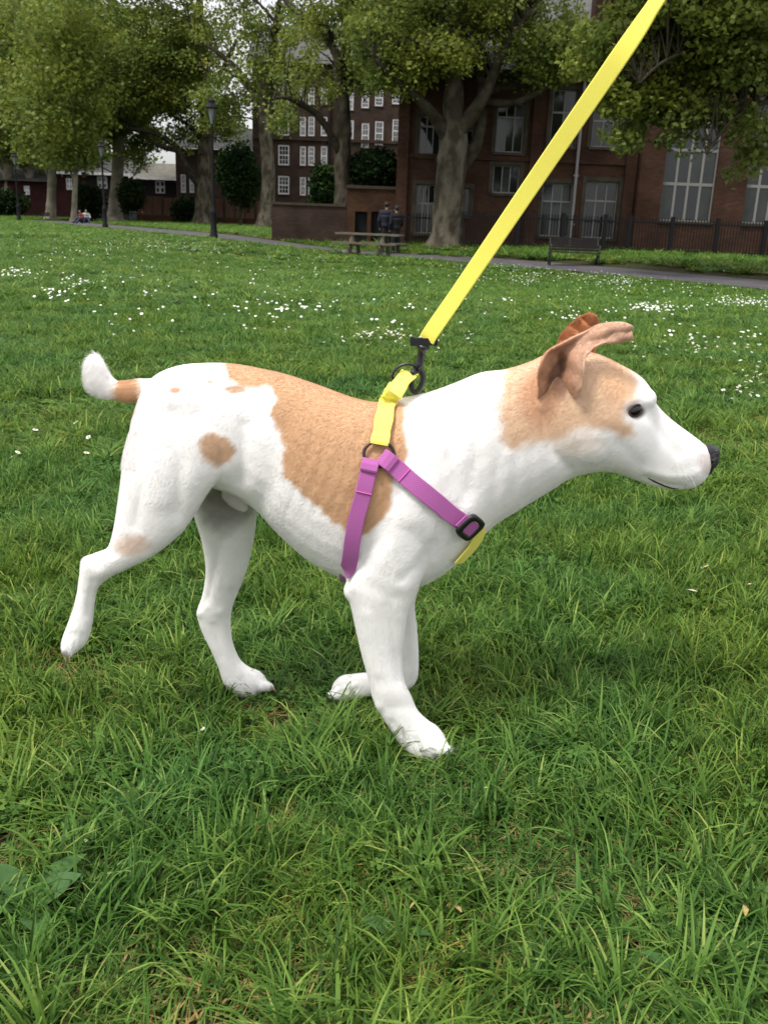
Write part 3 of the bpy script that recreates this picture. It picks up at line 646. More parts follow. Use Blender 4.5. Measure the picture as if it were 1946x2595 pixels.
# ================================================================== PARK FURNITURE
def street_lamp(base, top, label):
    g = G(*base); root = empty('street_lamp', g); tag(root, label, 'street lamp', 'black lamp posts along the path')
    H = P(top[0], top[1], g[1])[2]-g[2]; x, y, z = g
    MB().lathe((x, y, z), [(.16, -.1), (.16, .12), (.12, .2), (.115, .9), (.13, .95), (.08, 1.05), (.055, 1.2), (.045, H*.8-.2), (.06, H*.8-.12), (.04, H*.8)], 12).build('post', M['iron'], root, True)
    MB().tube([(x-.32, y, z+H*.8-.35), (x+.32, y, z+H*.8-.35)], .02, 6).build('ladder_bar', M['iron'], root)
    b = H*.8; h = H*.2
    MB().lathe((x, y, z+b), [(.07, 0), (.17, h*.5), (.19, h*.52)], 8).build('lantern_glass', M['lamp_glass'], root)
    fr = MB()
    for k in range(4):
        a = math.pi/4+k*math.pi/2; fr.tube([(x+.08*math.cos(a), y+.08*math.sin(a), z+b), (x+.2*math.cos(a), y+.2*math.sin(a), z+b+h*.52)], .014, 5)
    fr.lathe((x, y, z+b), [(.22, h*.52), (.24, h*.56), (.16, h*.68), (.13, h*.7), (.13, h*.8), (.06, h*.86), (.02, h*.9), (.03, h*.94), (.005, h)], 8)
    fr.build('lantern_frame', M['iron'], root)
    return root
street_lamp((542, 603), (537, 238), 'tall black victorian lamp post with glass lantern right of arching tree')
street_lamp((267, 576), (262, 350), 'second black lamp post in front of the large pale trunk')
street_lamp((49, 560), (46, 380), 'farthest small lamp post among the leftmost trunks')

# picnic table
g = G(935, 650); k = mpp(g[1], 0)
pt = empty('picnic_table', g); pt.rotation_euler = (0, 0, math.radians(-14)); tag(pt, 'weathered wooden picnic table with attached benches beside the path', 'picnic table')
s = (650-594)*k/0.75; Lt = 166*k
for i in range(5):
    MB().box((0, (-.30+.15*i)*s*1.0, .735*s), (Lt/2, .068*s, .030*s)).build('tabletop_plank', M['table_wood'], pt, loc=(0, 0, 0))
for sy in (-1, 1):
    for d in (0, .14):
        MB().box((0, sy*(.62+d)*s, .44*s), (Lt/2*1.0, .066*s, .028*s)).build('seat_plank', M['table_wood'], pt, loc=(0, 0, 0))
for sx in (-1, 1):
    X = sx*Lt*.24
    for sy in (-1, 1):
        MB().tube([(X, sy*.62*s, -.04), (X, sy*.24*s, .70*s)], .075*s, 4).build('leg', M['table_wood'], pt, loc=(0, 0, 0))
    MB().box((X+.05*s, 0, .395*s), (.022*s, .76*s, .045*s)).build('crossbar', M['table_wood'], pt, loc=(0, 0, 0))
    MB().box((X+.05*s, 0, .69*s), (.022*s, .36*s, .03*s)).build('crossbar', M['table_wood'], pt, loc=(0, 0, 0))
# park bench
def park_bench(px, py, wpx, hpx, rz, label):
    g = G(px, py); k = mpp(g[1], 0); b = empty('park_bench', g, rz); tag(b, label, 'bench')
    W = wpx*k/2; s = hpx*k/.86
    for i in range(5): MB().box((0, (-.22+.1*i)*s, .44*s), (W, .04*s, .015*s)).build('seat_slat', M['bench_wood'], b, loc=(0, 0, 0))
    for i in range(5): MB().box((0, (.26+.028*i)*s, (.52+.085*i)*s), (W, .014*s, .036*s)).build('back_slat', M['bench_wood'], b, loc=(0, 0, 0))
    for sx in (-1, 1):
        e = MB(); X = sx*W*.96; r_ = .024*s
        e.tube([(X, -.29*s, -.02), (X, -.27*s, .25*s), (X, -.24*s, .43*s), (X, -.26*s, .62*s), (X, -.22*s, .67*s), (X, .30*s, .66*s)], r_, 6)
        e.tube([(X, .34*s, -.02), (X, .28*s, .2*s), (X, .24*s, .44*s), (X, .38*s, .88*s)], r_, 6)
        e.tube([(X, -.27*s, .12*s), (X, -.16*s, .3*s), (X, .0, .36*s), (X, .15*s, .3*s), (X, .30*s, .1*s)], r_*.8, 6)
        e.tube([(X, -.24*s, .43*s), (X, .24*s, .43*s)], r_, 6)
        e.build('bench_end', M['iron_green'], b, True, loc=(0, 0, 0))
    return b
park_bench(1452, 674, 126, 66, math.radians(-4), 'dark slatted park bench with scrolled iron ends beside the path')
park_bench(122, 557, 24, 18, math.radians(60), 'small distant bench under the far left trunks')
# bins
for (px, py, w, h, m_, lab) in ((338, 563, 20, 28, M['iron_green'], 'dark green litter bin beyond the path at left'), (360, 560, 13, 24, mat('red_bin_paint', (0.22, 0.04, 0.02), 0.5), 'small red bin beside the dark green bin')):
    g = G(px, py); k = mpp(g[1]); b = empty('litter_bin', g); tag(b, lab, 'bin')
    r_ = w*k/2; hh = h*k
    MB().lathe(g, [(r_*.9, 0), (r_, .05), (r_, hh*.78)], 12).build('body', m_, b, True); MB().lathe(g, [(r_*1.06, hh*.78), (r_*1.06, hh*.84), (r_*.8, hh*.97), (r_*.2, hh)], 12).build('lid', m_, b, True)

# ------------------------------------------------------------------ people (small, far)
M['skin'] = mat('skin', (0.33, 0.19, 0.13), 0.6)
def remesh(mb, vox, smooth_it=6, name='body'):
    me = bpy.data.meshes.new(name+'_src'); me.from_pydata(mb.v, [], mb.f)
    bm = bmesh.new(); bm.from_mesh(me); bmesh.ops.recalc_face_normals(bm, faces=bm.faces); bm.to_mesh(me); bm.free()
    o = bpy.data.objects.new('tmp_remesh', me); COL.objects.link(o)
    r_ = o.modifiers.new('r', 'REMESH'); r_.mode = 'VOXEL'; r_.voxel_size = vox; r_.adaptivity = 0
    if smooth_it: s_ = o.modifiers.new('s', 'SMOOTH'); s_.iterations = smooth_it; s_.factor = 0.5
    dg = bpy.context.evaluated_depsgraph_get(); dg.update()
    out = bpy.data.meshes.new_from_object(o.evaluated_get(dg)); out.name = name
    bpy.data.objects.remove(o); out.materials.clear()
    return out
def person(g, height, joints, label, top, low, hair, rz=0, group=None):
    """joints in units of height: dict of points; body is one remeshed figure, garments slightly outside it"""
    root = empty('person', g, rz); tag(root, label, 'person', group); h = height; J = {k: Vector(v)*h for k, v in joints.items()}
    def limbs(names, rads, grow=0, mb=None):
        mb = mb or MB(); mb.tube([J[n] for n in names], [(r_+grow)*h for r_ in rads], 10); return mb
    b = MB(); limbs(('pelvis', 'waist', 'chest', 'neck'), (.085, .072, .09, .035), mb=b)
    hd = J['head']; b.ell(hd, (.045*h, .055*h, .065*h)); b.tube([J['neck'], hd], .03*h, 8)
    nose_d = J['face']*1.0; b.ell(hd+(nose_d-hd)*1.02, (.01*h, .012*h, .014*h), 8, 6)
    for s_ in ('l', 'r'):
        limbs(('pelvis', 'knee_'+s_, 'ankle_'+s_), (.06, .042, .028), mb=b); limbs(('ankle_'+s_, 'toe_'+s_), (.028, .02), mb=b)
        limbs(('sh_'+s_, 'elbow_'+s_, 'hand_'+s_), (.038, .028, .018), mb=b); b.tube([J['chest'], J['sh_'+s_]], .04*h, 8)
        b.ell(J['hand_'+s_], (.02*h, .018*h, .03*h), 8, 6)
    me = remesh(b, .012*h, 3, 'body'); data_obj('body', me, M['skin'], root, True, loc=(0, 0, 0))
    c = MB(); limbs(('pelvis', 'waist', 'chest'), (.105, .098, .122), mb=c); c.ell(J['chest']+Vector((0, 0, .05*h)), (.13*h, .10*h, .08*h))
    for s_ in ('l', 'r'): c.tube([J['sh_'+s_], J['elbow_'+s_], J['elbow_'+s_].lerp(J['hand_'+s_], .85)], [.05*h, .038*h, .03*h], 9); c.ell(J['sh_'+s_], (.05*h,)*3, 10, 7)
    me = remesh(c, .012*h, 3, 'jacket'); data_obj('jacket', me, top, root, True, loc=(0, 0, 0))
    c = MB(); c.ell(J['pelvis'], (.1*h, .085*h, .07*h))
    for s_ in ('l', 'r'): c.tube([J['pelvis'], J['knee_'+s_], J['ankle_'+s_]], [.08*h, .053*h, .038*h], 9)
    me = remesh(c, .012*h, 3, 'trousers'); data_obj('trousers', me, low, root, True, loc=(0, 0, 0))
    for s_ in ('l', 'r'): MB().tube([J['ankle_'+s_], J['ankle_'+s_].lerp(J['toe_'+s_], .5)-Vector((0, 0, .004*h)), J['toe_'+s_]], [.034*h, .032*h, .024*h], 8).build('shoe', M['iron'], root, True, loc=(0, 0, 0))
    back = (hd-nose_d).normalized(); MB().ell(hd+Vector((0, 0, .015*h))+back*.012*h, (.05*h, .058*h, .06*h)).build('hair', hair, root, True, loc=(0, 0, 0))
    return root
STAND = dict(pelvis=(0, 0, .52), waist=(0, 0, .60), chest=(0, 0, .73), neck=(0, 0, .85), head=(0, -.01, .93), face=(0, -.065, .925), sh_l=(-.11, 0, .80), sh_r=(.11, 0, .80), elbow_l=(-.15, .01, .63), elbow_r=(.15, .02, .63),
             hand_l=(-.12, -.1, .52), hand_r=(.14, -.04, .47), knee_l=(-.055, -.02, .28), knee_r=(.06, 0, .28), ankle_l=(-.06, .03, .045), ankle_r=(.07, .02, .045), toe_l=(-.065, -.1, .02), toe_r=(.08, -.1, .02))
SIT = dict(pelvis=(0, 0, .09), waist=(0, -.01, .18), chest=(0, -.05, .31), neck=(0, -.08, .42), head=(0, -.11, .50), face=(0, -.165, .49), sh_l=(-.11, -.05, .37), sh_r=(.11, -.05, .37), elbow_l=(-.16, -.12, .24), elbow_r=(.16, -.12, .24),
           hand_l=(-.08, -.24, .2), hand_r=(.08, -.24, .2), knee_l=(-.1, -.25, .22), knee_r=(.1, -.25, .22), ankle_l=(-.09, -.38, .045), ankle_r=(.09, -.38, .045), toe_l=(-.1, -.47, .03), toe_r=(.1, -.47, .03))
M['coat_navy'] = mat('navy_cloth', (0.009, 0.010, 0.020), 0.85); M['coat_black'] = mat('black_cloth', (0.006, 0.006, 0.008), 0.85); M['cloth_white'] = mat('white_cloth', (0.34, 0.33, 0.31), 0.8)
M['cloth_red'] = mat('red_cloth', (0.10, 0.02, 0.018), 0.8); M['denim'] = mat('blue_denim', (0.015, 0.03, 0.07), 0.85); M['hair_dark'] = mat('dark_hair', (0.012, 0.009, 0.008), 0.6)
Yp = 35.0
c = P(978, 590, Yp); person((c[0], Yp, gz(c[0], Yp)), 1.78, STAND, 'standing person in navy coat seen behind the picnic table', M['coat_navy'], M['coat_black'], M['hair_dark'], math.radians(165))
c = P(1003, 590, Yp-.3); person((c[0], Yp-.3, gz(c[0], Yp-.3)), 1.66, STAND, 'standing person in black nearer the globe lamp behind the picnic table', M['coat_black'], M['coat_black'], M['hair_dark'], math.radians(-150))
g = G(219, 565); person(g, 1.6, SIT, 'person in white top sitting on the grass near the far lamp post', M['cloth_white'], M['denim'], M['hair_dark'], math.radians(20))
g = G(209, 566); person(g, 1.5, SIT, 'person in red top sitting left of the one in white', M['cloth_red'], M['denim'], M['hair_dark'], math.radians(-30))

# ================================================================== THE DOG
YC = 1.37
def loft(mb, st, n=28, p=2.25):
    """st: (ax,ay,bx,by,dY,w[,dYb]) edge points in reduced photo pixels at distance YC+dY, half-width w across"""
    pts = []
    for s_ in st:
        ax, ay, bx, by, dy, w = s_[:6]
        pts.append(np.concatenate([Q(ax, ay, YC+dy), Q(bx, by, YC+dy), [w]]))
    pts = np.array(pts); out = []
    for i in range(len(pts)-1):
        p0, p1, p2, p3 = pts[max(i-1, 0)], pts[i], pts[i+1], pts[min(i+2, len(pts)-1)]
        for j in range(4):
            t = j/4; out.append(0.5*((2*p1)+(-p0+p2)*t+(2*p0-5*p1+4*p2-p3)*t*t+(-p0+3*p1-3*p2+p3)*t**3))
    out.append(pts[-1]); rings = []
    for q in out:
        a, b, w = q[:3], q[3:6], max(q[6], .004); c = (a+b)/2; h = (a-b)/2; r_ = []
        for k in range(n):
            th = 2*math.pi*k/n; cs, sn = math.cos(th), math.sin(th)
            e = 2/p; r_.append(c+h*math.copysign(abs(cs)**e, cs)+np.array([0, 1, 0])*w*math.copysign(abs(sn)**e, sn))
        rings.append(r_)
    mb.rings(rings); return mb
dogm = MB()
loft(dogm, [(322, 832, 300, 880, 0, .018), (340, 808, 292, 940, 0, .050), (385, 791, 335, 1000, 0, .072), (440, 786, 425, 1030, 0, .080), (500, 787, 500, 1062, 0, .080), (560, 797, 556, 1096, 0, .080),
            (620, 811, 610, 1152, 0, .086), (690, 835, 670, 1203, 0, .095), (760, 861, 730, 1236, 0, .101), (815, 871, 795, 1258, 0, .102), (868, 862, 862, 1268, 0, .100), (930, 848, 925, 1252, 0, .093),
            (985, 828, 992, 1205, 0, .084), (1040, 806, 1056, 1138, 0, .074), (1090, 799, 1118, 1098, 0, .067), (1135, 786, 1165, 1070, 0, .063), (1180, 768, 1205, 1045, 0, .062)])
# head: skull, brow, muzzle
loft(dogm, [(1120, 800, 1160, 1060, 0, .050), (1175, 768, 1202, 1044, 0, .062), (1228, 756, 1242, 1026, 0, .067), (1288, 764, 1285, 1016, 0, .067), (1335, 784, 1318, 1018, 0, .061), (1378, 808, 1350, 1028, 0, .051),
            (1403, 835, 1382, 1040, 0, .041), (1416, 870, 1412, 1050, 0, .033), (1450, 905, 1445, 1056, 0, .029), (1490, 935, 1480, 1056, 0, .027), (1522, 960, 1508, 1046, 0, .023), (1538, 978, 1524, 1030, 0, .015)], p=2.15)
# brow ridge and cheek
for sgn in (-1, 1):
    dogm.ell(Q(1390, 862, YC+sgn*.027), (.020, .016, .018)); dogm.ell(Q(1270, 955, YC+sgn*.038), (.042, .028, .035)); dogm.ell(Q(1490, 1010, YC+sgn*.014), (.026, .014, .017))
# tail
loft(dogm, [(360, 815, 345, 880, 0, .022), (318, 818, 318, 868, 0, .019), (285, 821, 285, 868, 0, .017), (255, 823, 248, 862, 0, .014), (240, 812, 214, 857, 0, .014), (231, 797, 190, 838, 0, .015), (223, 778, 182, 806, 0, .014), (213, 768, 185, 782, 0, .010), (206, 762, 194, 768, 0, .005)])
# near hind leg, pushed out behind
loft(dogm, [(318, 850, 470, 850, -.030, .040), (292, 905, 520, 930, -.044, .046), (270, 975, 500, 1000, -.052, .046), (262, 1040, 455, 1056, -.058, .042), (252, 1110, 423, 1108, -.062, .036), (242, 1160, 392, 1150, -.064, .031),
            (230, 1186, 345, 1190, -.066, .026), (203, 1197, 290, 1220, -.068, .020), (177, 1210, 245, 1243, -.070, .017), (172, 1245, 214, 1268, -.071, .014), (163, 1300, 204, 1302, -.072, .0135), (148, 1345, 199, 1345, -.073, .017), (136, 1378, 188, 1386, -.074, .020), (134, 1398, 166, 1408, -.074, .016), (140, 1412, 152, 1414, -.074, .008)])
# far hind leg
loft(dogm, [(400, 960, 560, 960, .040, .040), (408, 1040, 560, 1040, .052, .038), (420, 1110, 554, 1110, .060, .033), (437, 1170, 549, 1160, .066, .028), (445, 1230, 532, 1235, .070, .022), (438, 1282, 512, 1285, .073, .0175), (426, 1325, 500, 1322, .075, .0155), (438, 1368, 499, 1358, .076, .0135),
            (455, 1402, 504, 1393, .076, .0135), (472, 1440, 518, 1426, .077, .015), (486, 1478, 540, 1446, .077, .020), (515, 1501, 560, 1454, .077, .024), (548, 1503, 572, 1466, .077, .019), (568, 1494, 578, 1478, .077, .008)])
# near front leg, planted
loft(dogm, [(800, 1030, 930, 1010, -.050, .035), (775, 1120, 945, 1110, -.060, .038), (756, 1210, 925, 1205, -.067, .037), (748, 1268, 900, 1278, -.071, .033), (760, 1318, 882, 1322, -.073, .028), (770, 1365, 873, 1370, -.075, .024), (783, 1420, 868, 1420, -.077, .021),
            (797, 1470, 874, 1472, -.079, .021), (806, 1510, 889, 1508, -.080, .021), (825, 1546, 905, 1540, -.081, .020), (850, 1585, 925, 1560, -.081, .022), (872, 1618, 948, 1578, -.081, .027), (905, 1640, 962, 1596, -.081, .027), (938, 1642, 968, 1616, -.081, .012)])
# far front leg, folded back at the wrist
loft(dogm, [(840, 1150, 930, 1150, .048, .035), (845, 1240, 915, 1240, .058, .030), (846, 1300, 896, 1300, .064, .022), (848, 1360, 901, 1360, .068, .019), (848, 1410, 904, 1415, .070, .018), (842, 1446, 902, 1462, .072, .018), (828, 1458, 882, 1487, .072, .018), (812, 1458, 822, 1499, .072, .017), (790, 1456, 796, 1503, .072, .018), (762, 1460, 766, 1511, .072, .021), (736, 1464, 740, 1517, .072, .021), (718, 1480, 722, 1516, .072, .013)])
# toes
def toes(cx, cy, dy, spread, r_, dirx=1.0):
    for j in (-1.5, -.5, .5, 1.5):
        q = Q(cx-abs(j)*6*dirx, cy, YC+dy+j*spread); dogm.ell(q, (r_*1.35, r_*.85, r_))
toes(967, 1621, -.081, .0150, .0108); toes(580, 1484, .077, .0128, .0094)
for j in (-1.5, -.5, .5, 1.5): dogm.ell(Q(146, 1404, YC-.074+j*.0115), (.009, .0070, .014))
for j in (-1.5, -.5, .5, 1.5): dogm.ell(Q(722, 1502, YC+.072+j*.0120), (.013, .0075, .009))
# muscles, breastbone, elbow, stifle skin, sheath
for sgn in (-1, 1):
    dogm.ell(Q(885, 1090, YC+sgn*.070), (.062, .032, .085)); dogm.ell(Q(940, 1010, YC+sgn*.048), (.06, .032, .075)); dogm.ell(Q(400, 920, YC+sgn*.048), (.07, .036, .07))
dogm.ell(Q(765, 1275, YC-.072), (.016, .018, .018)); dogm.ell(Q(960, 1150, YC), (.05, .05, .055))
dogm.ell(Q(508, 1082, YC+.0), (.026, .011, .011), rot=Matrix.Rotation(math.radians(35), 3, 'Y'))
dme = remesh(dogm, 0.0028, 5, 'body')
dme.shade_smooth()
NV = len(dme.vertices); co = np.empty(NV*3, np.float32); dme.vertices.foreach_get('co', co); co = co.reshape(-1, 3).astype(float)

def pdist(poly, q):
    poly = np.array(poly, float)
    if len(poly) == 1: return np.linalg.norm(q-poly[0], axis=1)
    d = np.full(len(q), 1e9)
    for a, b in zip(poly[:-1], poly[1:]):
        ab = b-a; t = np.clip(((q-a)@ab)/(ab@ab), 0, 1); d = np.minimum(d, np.linalg.norm(q-a-t[:, None]*ab, axis=1))
    return d
# muscles, tendons, folds: (side, line in reduced pixels, width px, height mm)
SCULPT = [
 ('b', [(915, 890), (885, 980), (852, 1062), (818, 1150), (792, 1220)], 24, -3.6), ('b', [(935, 880), (952, 980), (985, 1070)], 20, 3), ('b', [(1000, 1110)], 36, 6), ('b', [(875, 1120), (825, 1205)], 30, 4),
 ('b', [(940, 1180), (900, 1225), (870, 1250)], 14, -3), ('b', [(905, 900), (925, 950)], 16, -2), ('b', [(985, 890), (975, 990), (1000, 1075)], 16, -3.5),
 ('n', [(764, 1272)], 14, 2), ('n', [(795, 1262), (840, 1292), (880, 1290)], 16, -1.8), ('n', [(795, 1330), (818, 1450)], 13, 2.5), ('n', [(838, 1310), (852, 1400), (862, 1470)], 9, -2.2), ('n', [(868, 1330), (872, 1440)], 8, 2),
 ('n', [(832, 1498), (886, 1498)], 16, 1.2), ('n', [(826, 1532), (896, 1526)], 11, -1.0), ('n', [(818, 1528)], 9, 2.5), ('n', [(846, 1560), (880, 1600)], 7, -2),
 ('n', [(900, 1598), (918, 1640)], 4.5, -4), ('n', [(926, 1588), (942, 1640)], 4.5, -4), ('n', [(948, 1594), (962, 1634)], 4.5, -4), ('n', [(935, 1572)], 10, 2),
 ('b', [(600, 930), (592, 1040), (562, 1088)], 24, -3.5), ('b', [(562, 890)], 45, -3.5), ('b', [(400, 848)], 26, 3.5), ('b', [(486, 890), (500, 990), (458, 1058)], 18, 3), ('b', [(528, 920), (524, 1035)], 15, -4),
 ('b', [(372, 890), (392, 1000), (384, 1105)], 17, -4), ('b', [(305, 950), (306, 1050), (292, 1135)], 13, -3), ('b', [(340, 1000), (345, 1080)], 18, 2.5), ('n', [(400, 1150)], 18, 3.5),
 ('n', [(262, 1190), (222, 1208)], 7, -1.8), ('n', [(184, 1208)], 9, 4), ('n', [(218, 1236)], 9, 3.5), ('n', [(200, 1255), (188, 1330)], 6, -2.5), ('n', [(320, 1200), (260, 1238)], 9, 2),
 ('n', [(152, 1368), (145, 1412)], 4, -3.5), ('n', [(166, 1368), (158, 1408)], 4, -3.5), ('n', [(178, 1372), (172, 1400)], 4, -3),
 ('f', [(478, 1170), (462, 1240), (446, 1300)], 8, -4), ('f', [(432, 1325)], 8, 3.5), ('f', [(474, 1322)], 9, 3), ('f', [(462, 1350), (480, 1420)], 6, -2.5), ('f', [(500, 1180), (495, 1260)], 12, 2.5),
 ('f', [(522, 1464), (534, 1502)], 4, -4), ('f', [(542, 1458), (556, 1502)], 4, -4), ('f', [(560, 1458), (574, 1494)], 4, -3.5), ('f', [(876, 1310), (880, 1440)], 7, -2.5),
 ('f', [(770, 1470), (722, 1486)], 4, -3), ('f', [(775, 1488), (722, 1500)], 4, -3),
 ('b', [(1078, 990), (1064, 1080), (1044, 1126)], 12, -.9), ('b', [(1118, 960), (1114, 1040), (1094, 1092)], 12, -1), ('b', [(1098, 980), (1086, 1085)], 12, 1), ('b', [(1150, 975), (1150, 1040), (1136, 1075)], 12, -1.2), ('b', [(1040, 880), (1028, 990), (1012, 1060)], 14, -2.2),
 ('b', [(1178, 900), (1196, 975), (1232, 1014)], 13, -4), ('b', [(1272, 948)], 32, 3.5), ('b', [(1392, 893)], 14, -2.5), ('b', [(1374, 890)], 20, -2), ('b', [(1350, 872), (1378, 860), (1400, 868)], 9, 3), ('b', [(1295, 902), (1345, 914)], 16, 1.2), ('b', [(1330, 870), (1320, 820)], 16, -2),
 ('b', [(1405, 905), (1440, 950), (1465, 980)], 11, -2.2), ('b', [(1392, 1030), (1440, 1048), (1478, 1052)], 4.5, -2.5), ('b', [(1400, 1018), (1450, 1030), (1495, 1028)], 9, 2), ('b', [(1340, 960), (1380, 1000)], 16, -2), ('b', [(1514, 985), (1510, 1010)], 5, -1.5)]
for k_ in range(6): SCULPT.append(('b', [(845-34*k_, 930+6*k_), (818-34*k_, 1010+5*k_), (770-30*k_, 1110)], 8, -.9))
vnn = np.empty(NV*3, np.float32); dme.vertices.foreach_get('normal', vnn); vnn = vnn.reshape(-1, 3).astype(float)
_mir = co.copy(); _fa = co[:, 1] > YC; _mir[_fa, 1] = 2*YC-_mir[_fa, 1]; qm = proj(_mir)/K; qr = proj(co)/K; side = np.clip(np.abs(vnn[:, 1])*1.4, .25, 1)
disp = np.zeros(NV)
for sd_, pl, w_, am in SCULPT:
    if sd_ == 'b': qq, msk = qm, np.ones(NV)
    elif sd_ == 'n': qq, msk = qr, (co[:, 1] < YC-.02).astype(float)
    else: qq, msk = qr, (co[:, 1] > YC+.02).astype(float)
    disp += am*.001*np.exp(-(pdist(pl, qq)/w_)**2)*msk*side
co = co+vnn*disp[:, None]
_ed = np.empty(len(dme.edges)*2, np.int32); dme.edges.foreach_get('vertices', _ed); _ed = _ed.reshape(-1, 2); _dg = np.bincount(_ed.ravel(), minlength=NV).astype(float)[:, None]
for _ in range(5):
    acc = np.zeros_like(co); np.add.at(acc, _ed[:, 0], co[_ed[:, 1]]); np.add.at(acc, _ed[:, 1], co[_ed[:, 0]]); co = co*.5+.5*acc/np.maximum(_dg, 1)
dme.vertices.foreach_set('co', co.astype(np.float32).ravel()); dme.update()
# coat colours
def sdist(poly, q):
    """signed distance (px) to polygon, positive inside"""
    poly = np.array(poly, float); d = np.full(len(q), 1e9); ins = np.zeros(len(q), bool); n = len(poly)
    for i in range(n):
        a, b = poly[i], poly[(i+1) % n]; ab = b-a; t = np.clip(((q-a)@ab)/(ab@ab), 0, 1)
        d = np.minimum(d, np.linalg.norm(q-a-t[:, None]*ab, axis=1))
        cond = ((a[1] > q[:, 1]) != (b[1] > q[:, 1])) & (q[:, 0] < (b[0]-a[0])*(q[:, 1]-a[1])/(b[1]-a[1]+1e-12)+a[0]); ins ^= cond
    return np.where(ins, d, -d)
SADDLE = [(484, 770), (640, 780), (760, 830), (830, 840), (876, 875), (872, 930), (885, 972), (868, 1012), (846, 1048), (846, 1092), (826, 1126), (796, 1158), (770, 1150), (742, 1142), (716, 1126), (694, 1100), (668, 1082), (640, 1052), (616, 1032), (611, 1000), (616, 962), (602, 934), (586, 898), (596, 862), (590, 842), (572, 834), (545, 840), (520, 834), (500, 822), (488, 802)]
HEADP = [(1085, 830), (1098, 790), (1140, 760), (1180, 730), (1250, 715), (1310, 750), (1345, 780), (1370, 806), (1380, 832), (1374, 858), (1356, 876), (1352, 902), (1366, 922), (1366, 938), (1346, 944), (1318, 928), (1280, 922), (1240, 930), (1205, 948), (1160, 956), (1112, 968), (1088, 952), (1078, 890)]
SPOT = [(437, 938), (462, 930), (478, 938), (500, 952), (508, 972), (504, 992), (492, 1006), (470, 1010), (448, 1000), (434, 976)]
TAIL = [(250, 800), (306, 800), (306, 890), (250, 890)]
def vnoise(p, f):
    return (np.sin(p[:, 0]*f+1.3*np.sin(p[:, 2]*f*.7))+np.sin(p[:, 2]*f*1.3+p[:, 0]*f*.5+2)+np.sin((p[:, 0]-p[:, 2])*f*2.1))/3
def coat(p):
    p = np.array(p, float); pm = p.copy(); far_ = p[:, 1] > YC; pm[far_, 1] = 2*YC-pm[far_, 1]
    q = proj(pm)/K; nz_ = vnoise(p, 110)*4+vnoise(p, 330)*2
    white = np.array([.86, .84, .82]); tan = np.array([.57, .345, .195]); tanl = np.array([.68, .47, .315]); dark = np.array([.42, .21, .115])
    col = np.tile(white, (len(p), 1)); col *= (1+.025*vnoise(p, 60)+.02*vnoise(p, 190))[:, None]
    def put(a, c):
        nonlocal col
        a = np.clip(a, 0, 1)[:, None]; col = col*(1-a)+np.asarray(c)*a
    body = q[:, 0] < 1000
    put(S((sdist(SADDLE, q)+nz_+6)/13)*body, tan*(1+.07*vnoise(p, 45))[:, None])
    put(S((sdist(SPOT, q)+nz_*1.6+8)/18)*.92, tan*.92)
    e = lambda cx, cy, rx, ry: 1-np.hypot((q[:, 0]-cx)/rx, (q[:, 1]-cy)/ry)
    put(S(e(287, 1178, 50, 32)*1.6+nz_*.06)*.6, tan)
    put(S(e(380, 842, 16, 8)*2.5+nz_*.16)*.85, dark*1.3); put(S(e(505, 841, 30, 9)*2.5+nz_*.18)*.85, tan*.9); put(S(e(455, 825, 10, 5)*2.5)*.7, dark*1.3)
    put(S((sdist(TAIL, q)+nz_+5)/10)*(p[:, 0] < Q(310, 840, YC)[0]), tan*1.05)
    hd = S((sdist(HEADP, q)+nz_*1.5+14)/28)
    put(hd, tanl); put(hd*S(e(1165, 860, 62, 90)*1.5)*.7, dark*1.2); put(hd*S(e(1335, 825, 55, 60)*1.5)*.6, tan*1.15)
    put(S(e(1245, 955, 85, 45)*1.4)*.35, tanl)
    put(S(e(1211, 834, 25, 38)*1.5)*.8, (.17, .085, .06)); put(S(e(1196, 845, 30, 45)*1.2)*.35, dark)  # shade of the deep ear canal painted into the head colour
    # bare pinkish skin under the belly, painted inner-thigh shade, dark paw pads, lips
    put(S(e(480, 1085, 75, 40)*1.6)*.45*(p[:, 1] > YC-.05), (.34, .25, .22)); put(S(e(470, 1110, 90, 95)*1.5+nz_*.02)*.72*(p[:, 1] > YC+.012), (.17, .14, .125))  # second patch: thin-haired skin plus shade painted on the far inner thigh
    put(S(e(1528, 1000, 26, 34)*1.8)*.5, (.45, .33, .31))
    put(S(e(1374, 888, 27, 19)*2.0)*.9, (.07, .045, .035))
    put(S(e(140, 1414, 14, 10)*2)*.7, (.12, .09, .08)); put(S(e(722, 1500, 24, 18)*1.5)*.5, (.35, .22, .18)); put(S(e(540, 1500, 22, 12)*1.5)*.5, (.35, .22, .18))
    return np.clip(col, 0.01, 1)
def paint(me, fn=coat):
    n = len(me.vertices); c = np.empty(n*3, np.float32); me.vertices.foreach_get('co', c); c = c.reshape(-1, 3)
    rgb = fn(c); a = me.color_attributes.new('coat', 'FLOAT_COLOR', 'POINT'); a.data.foreach_set('color', np.concatenate([rgb, np.ones((n, 1))], 1).astype(np.float32).ravel())
paint(dme)
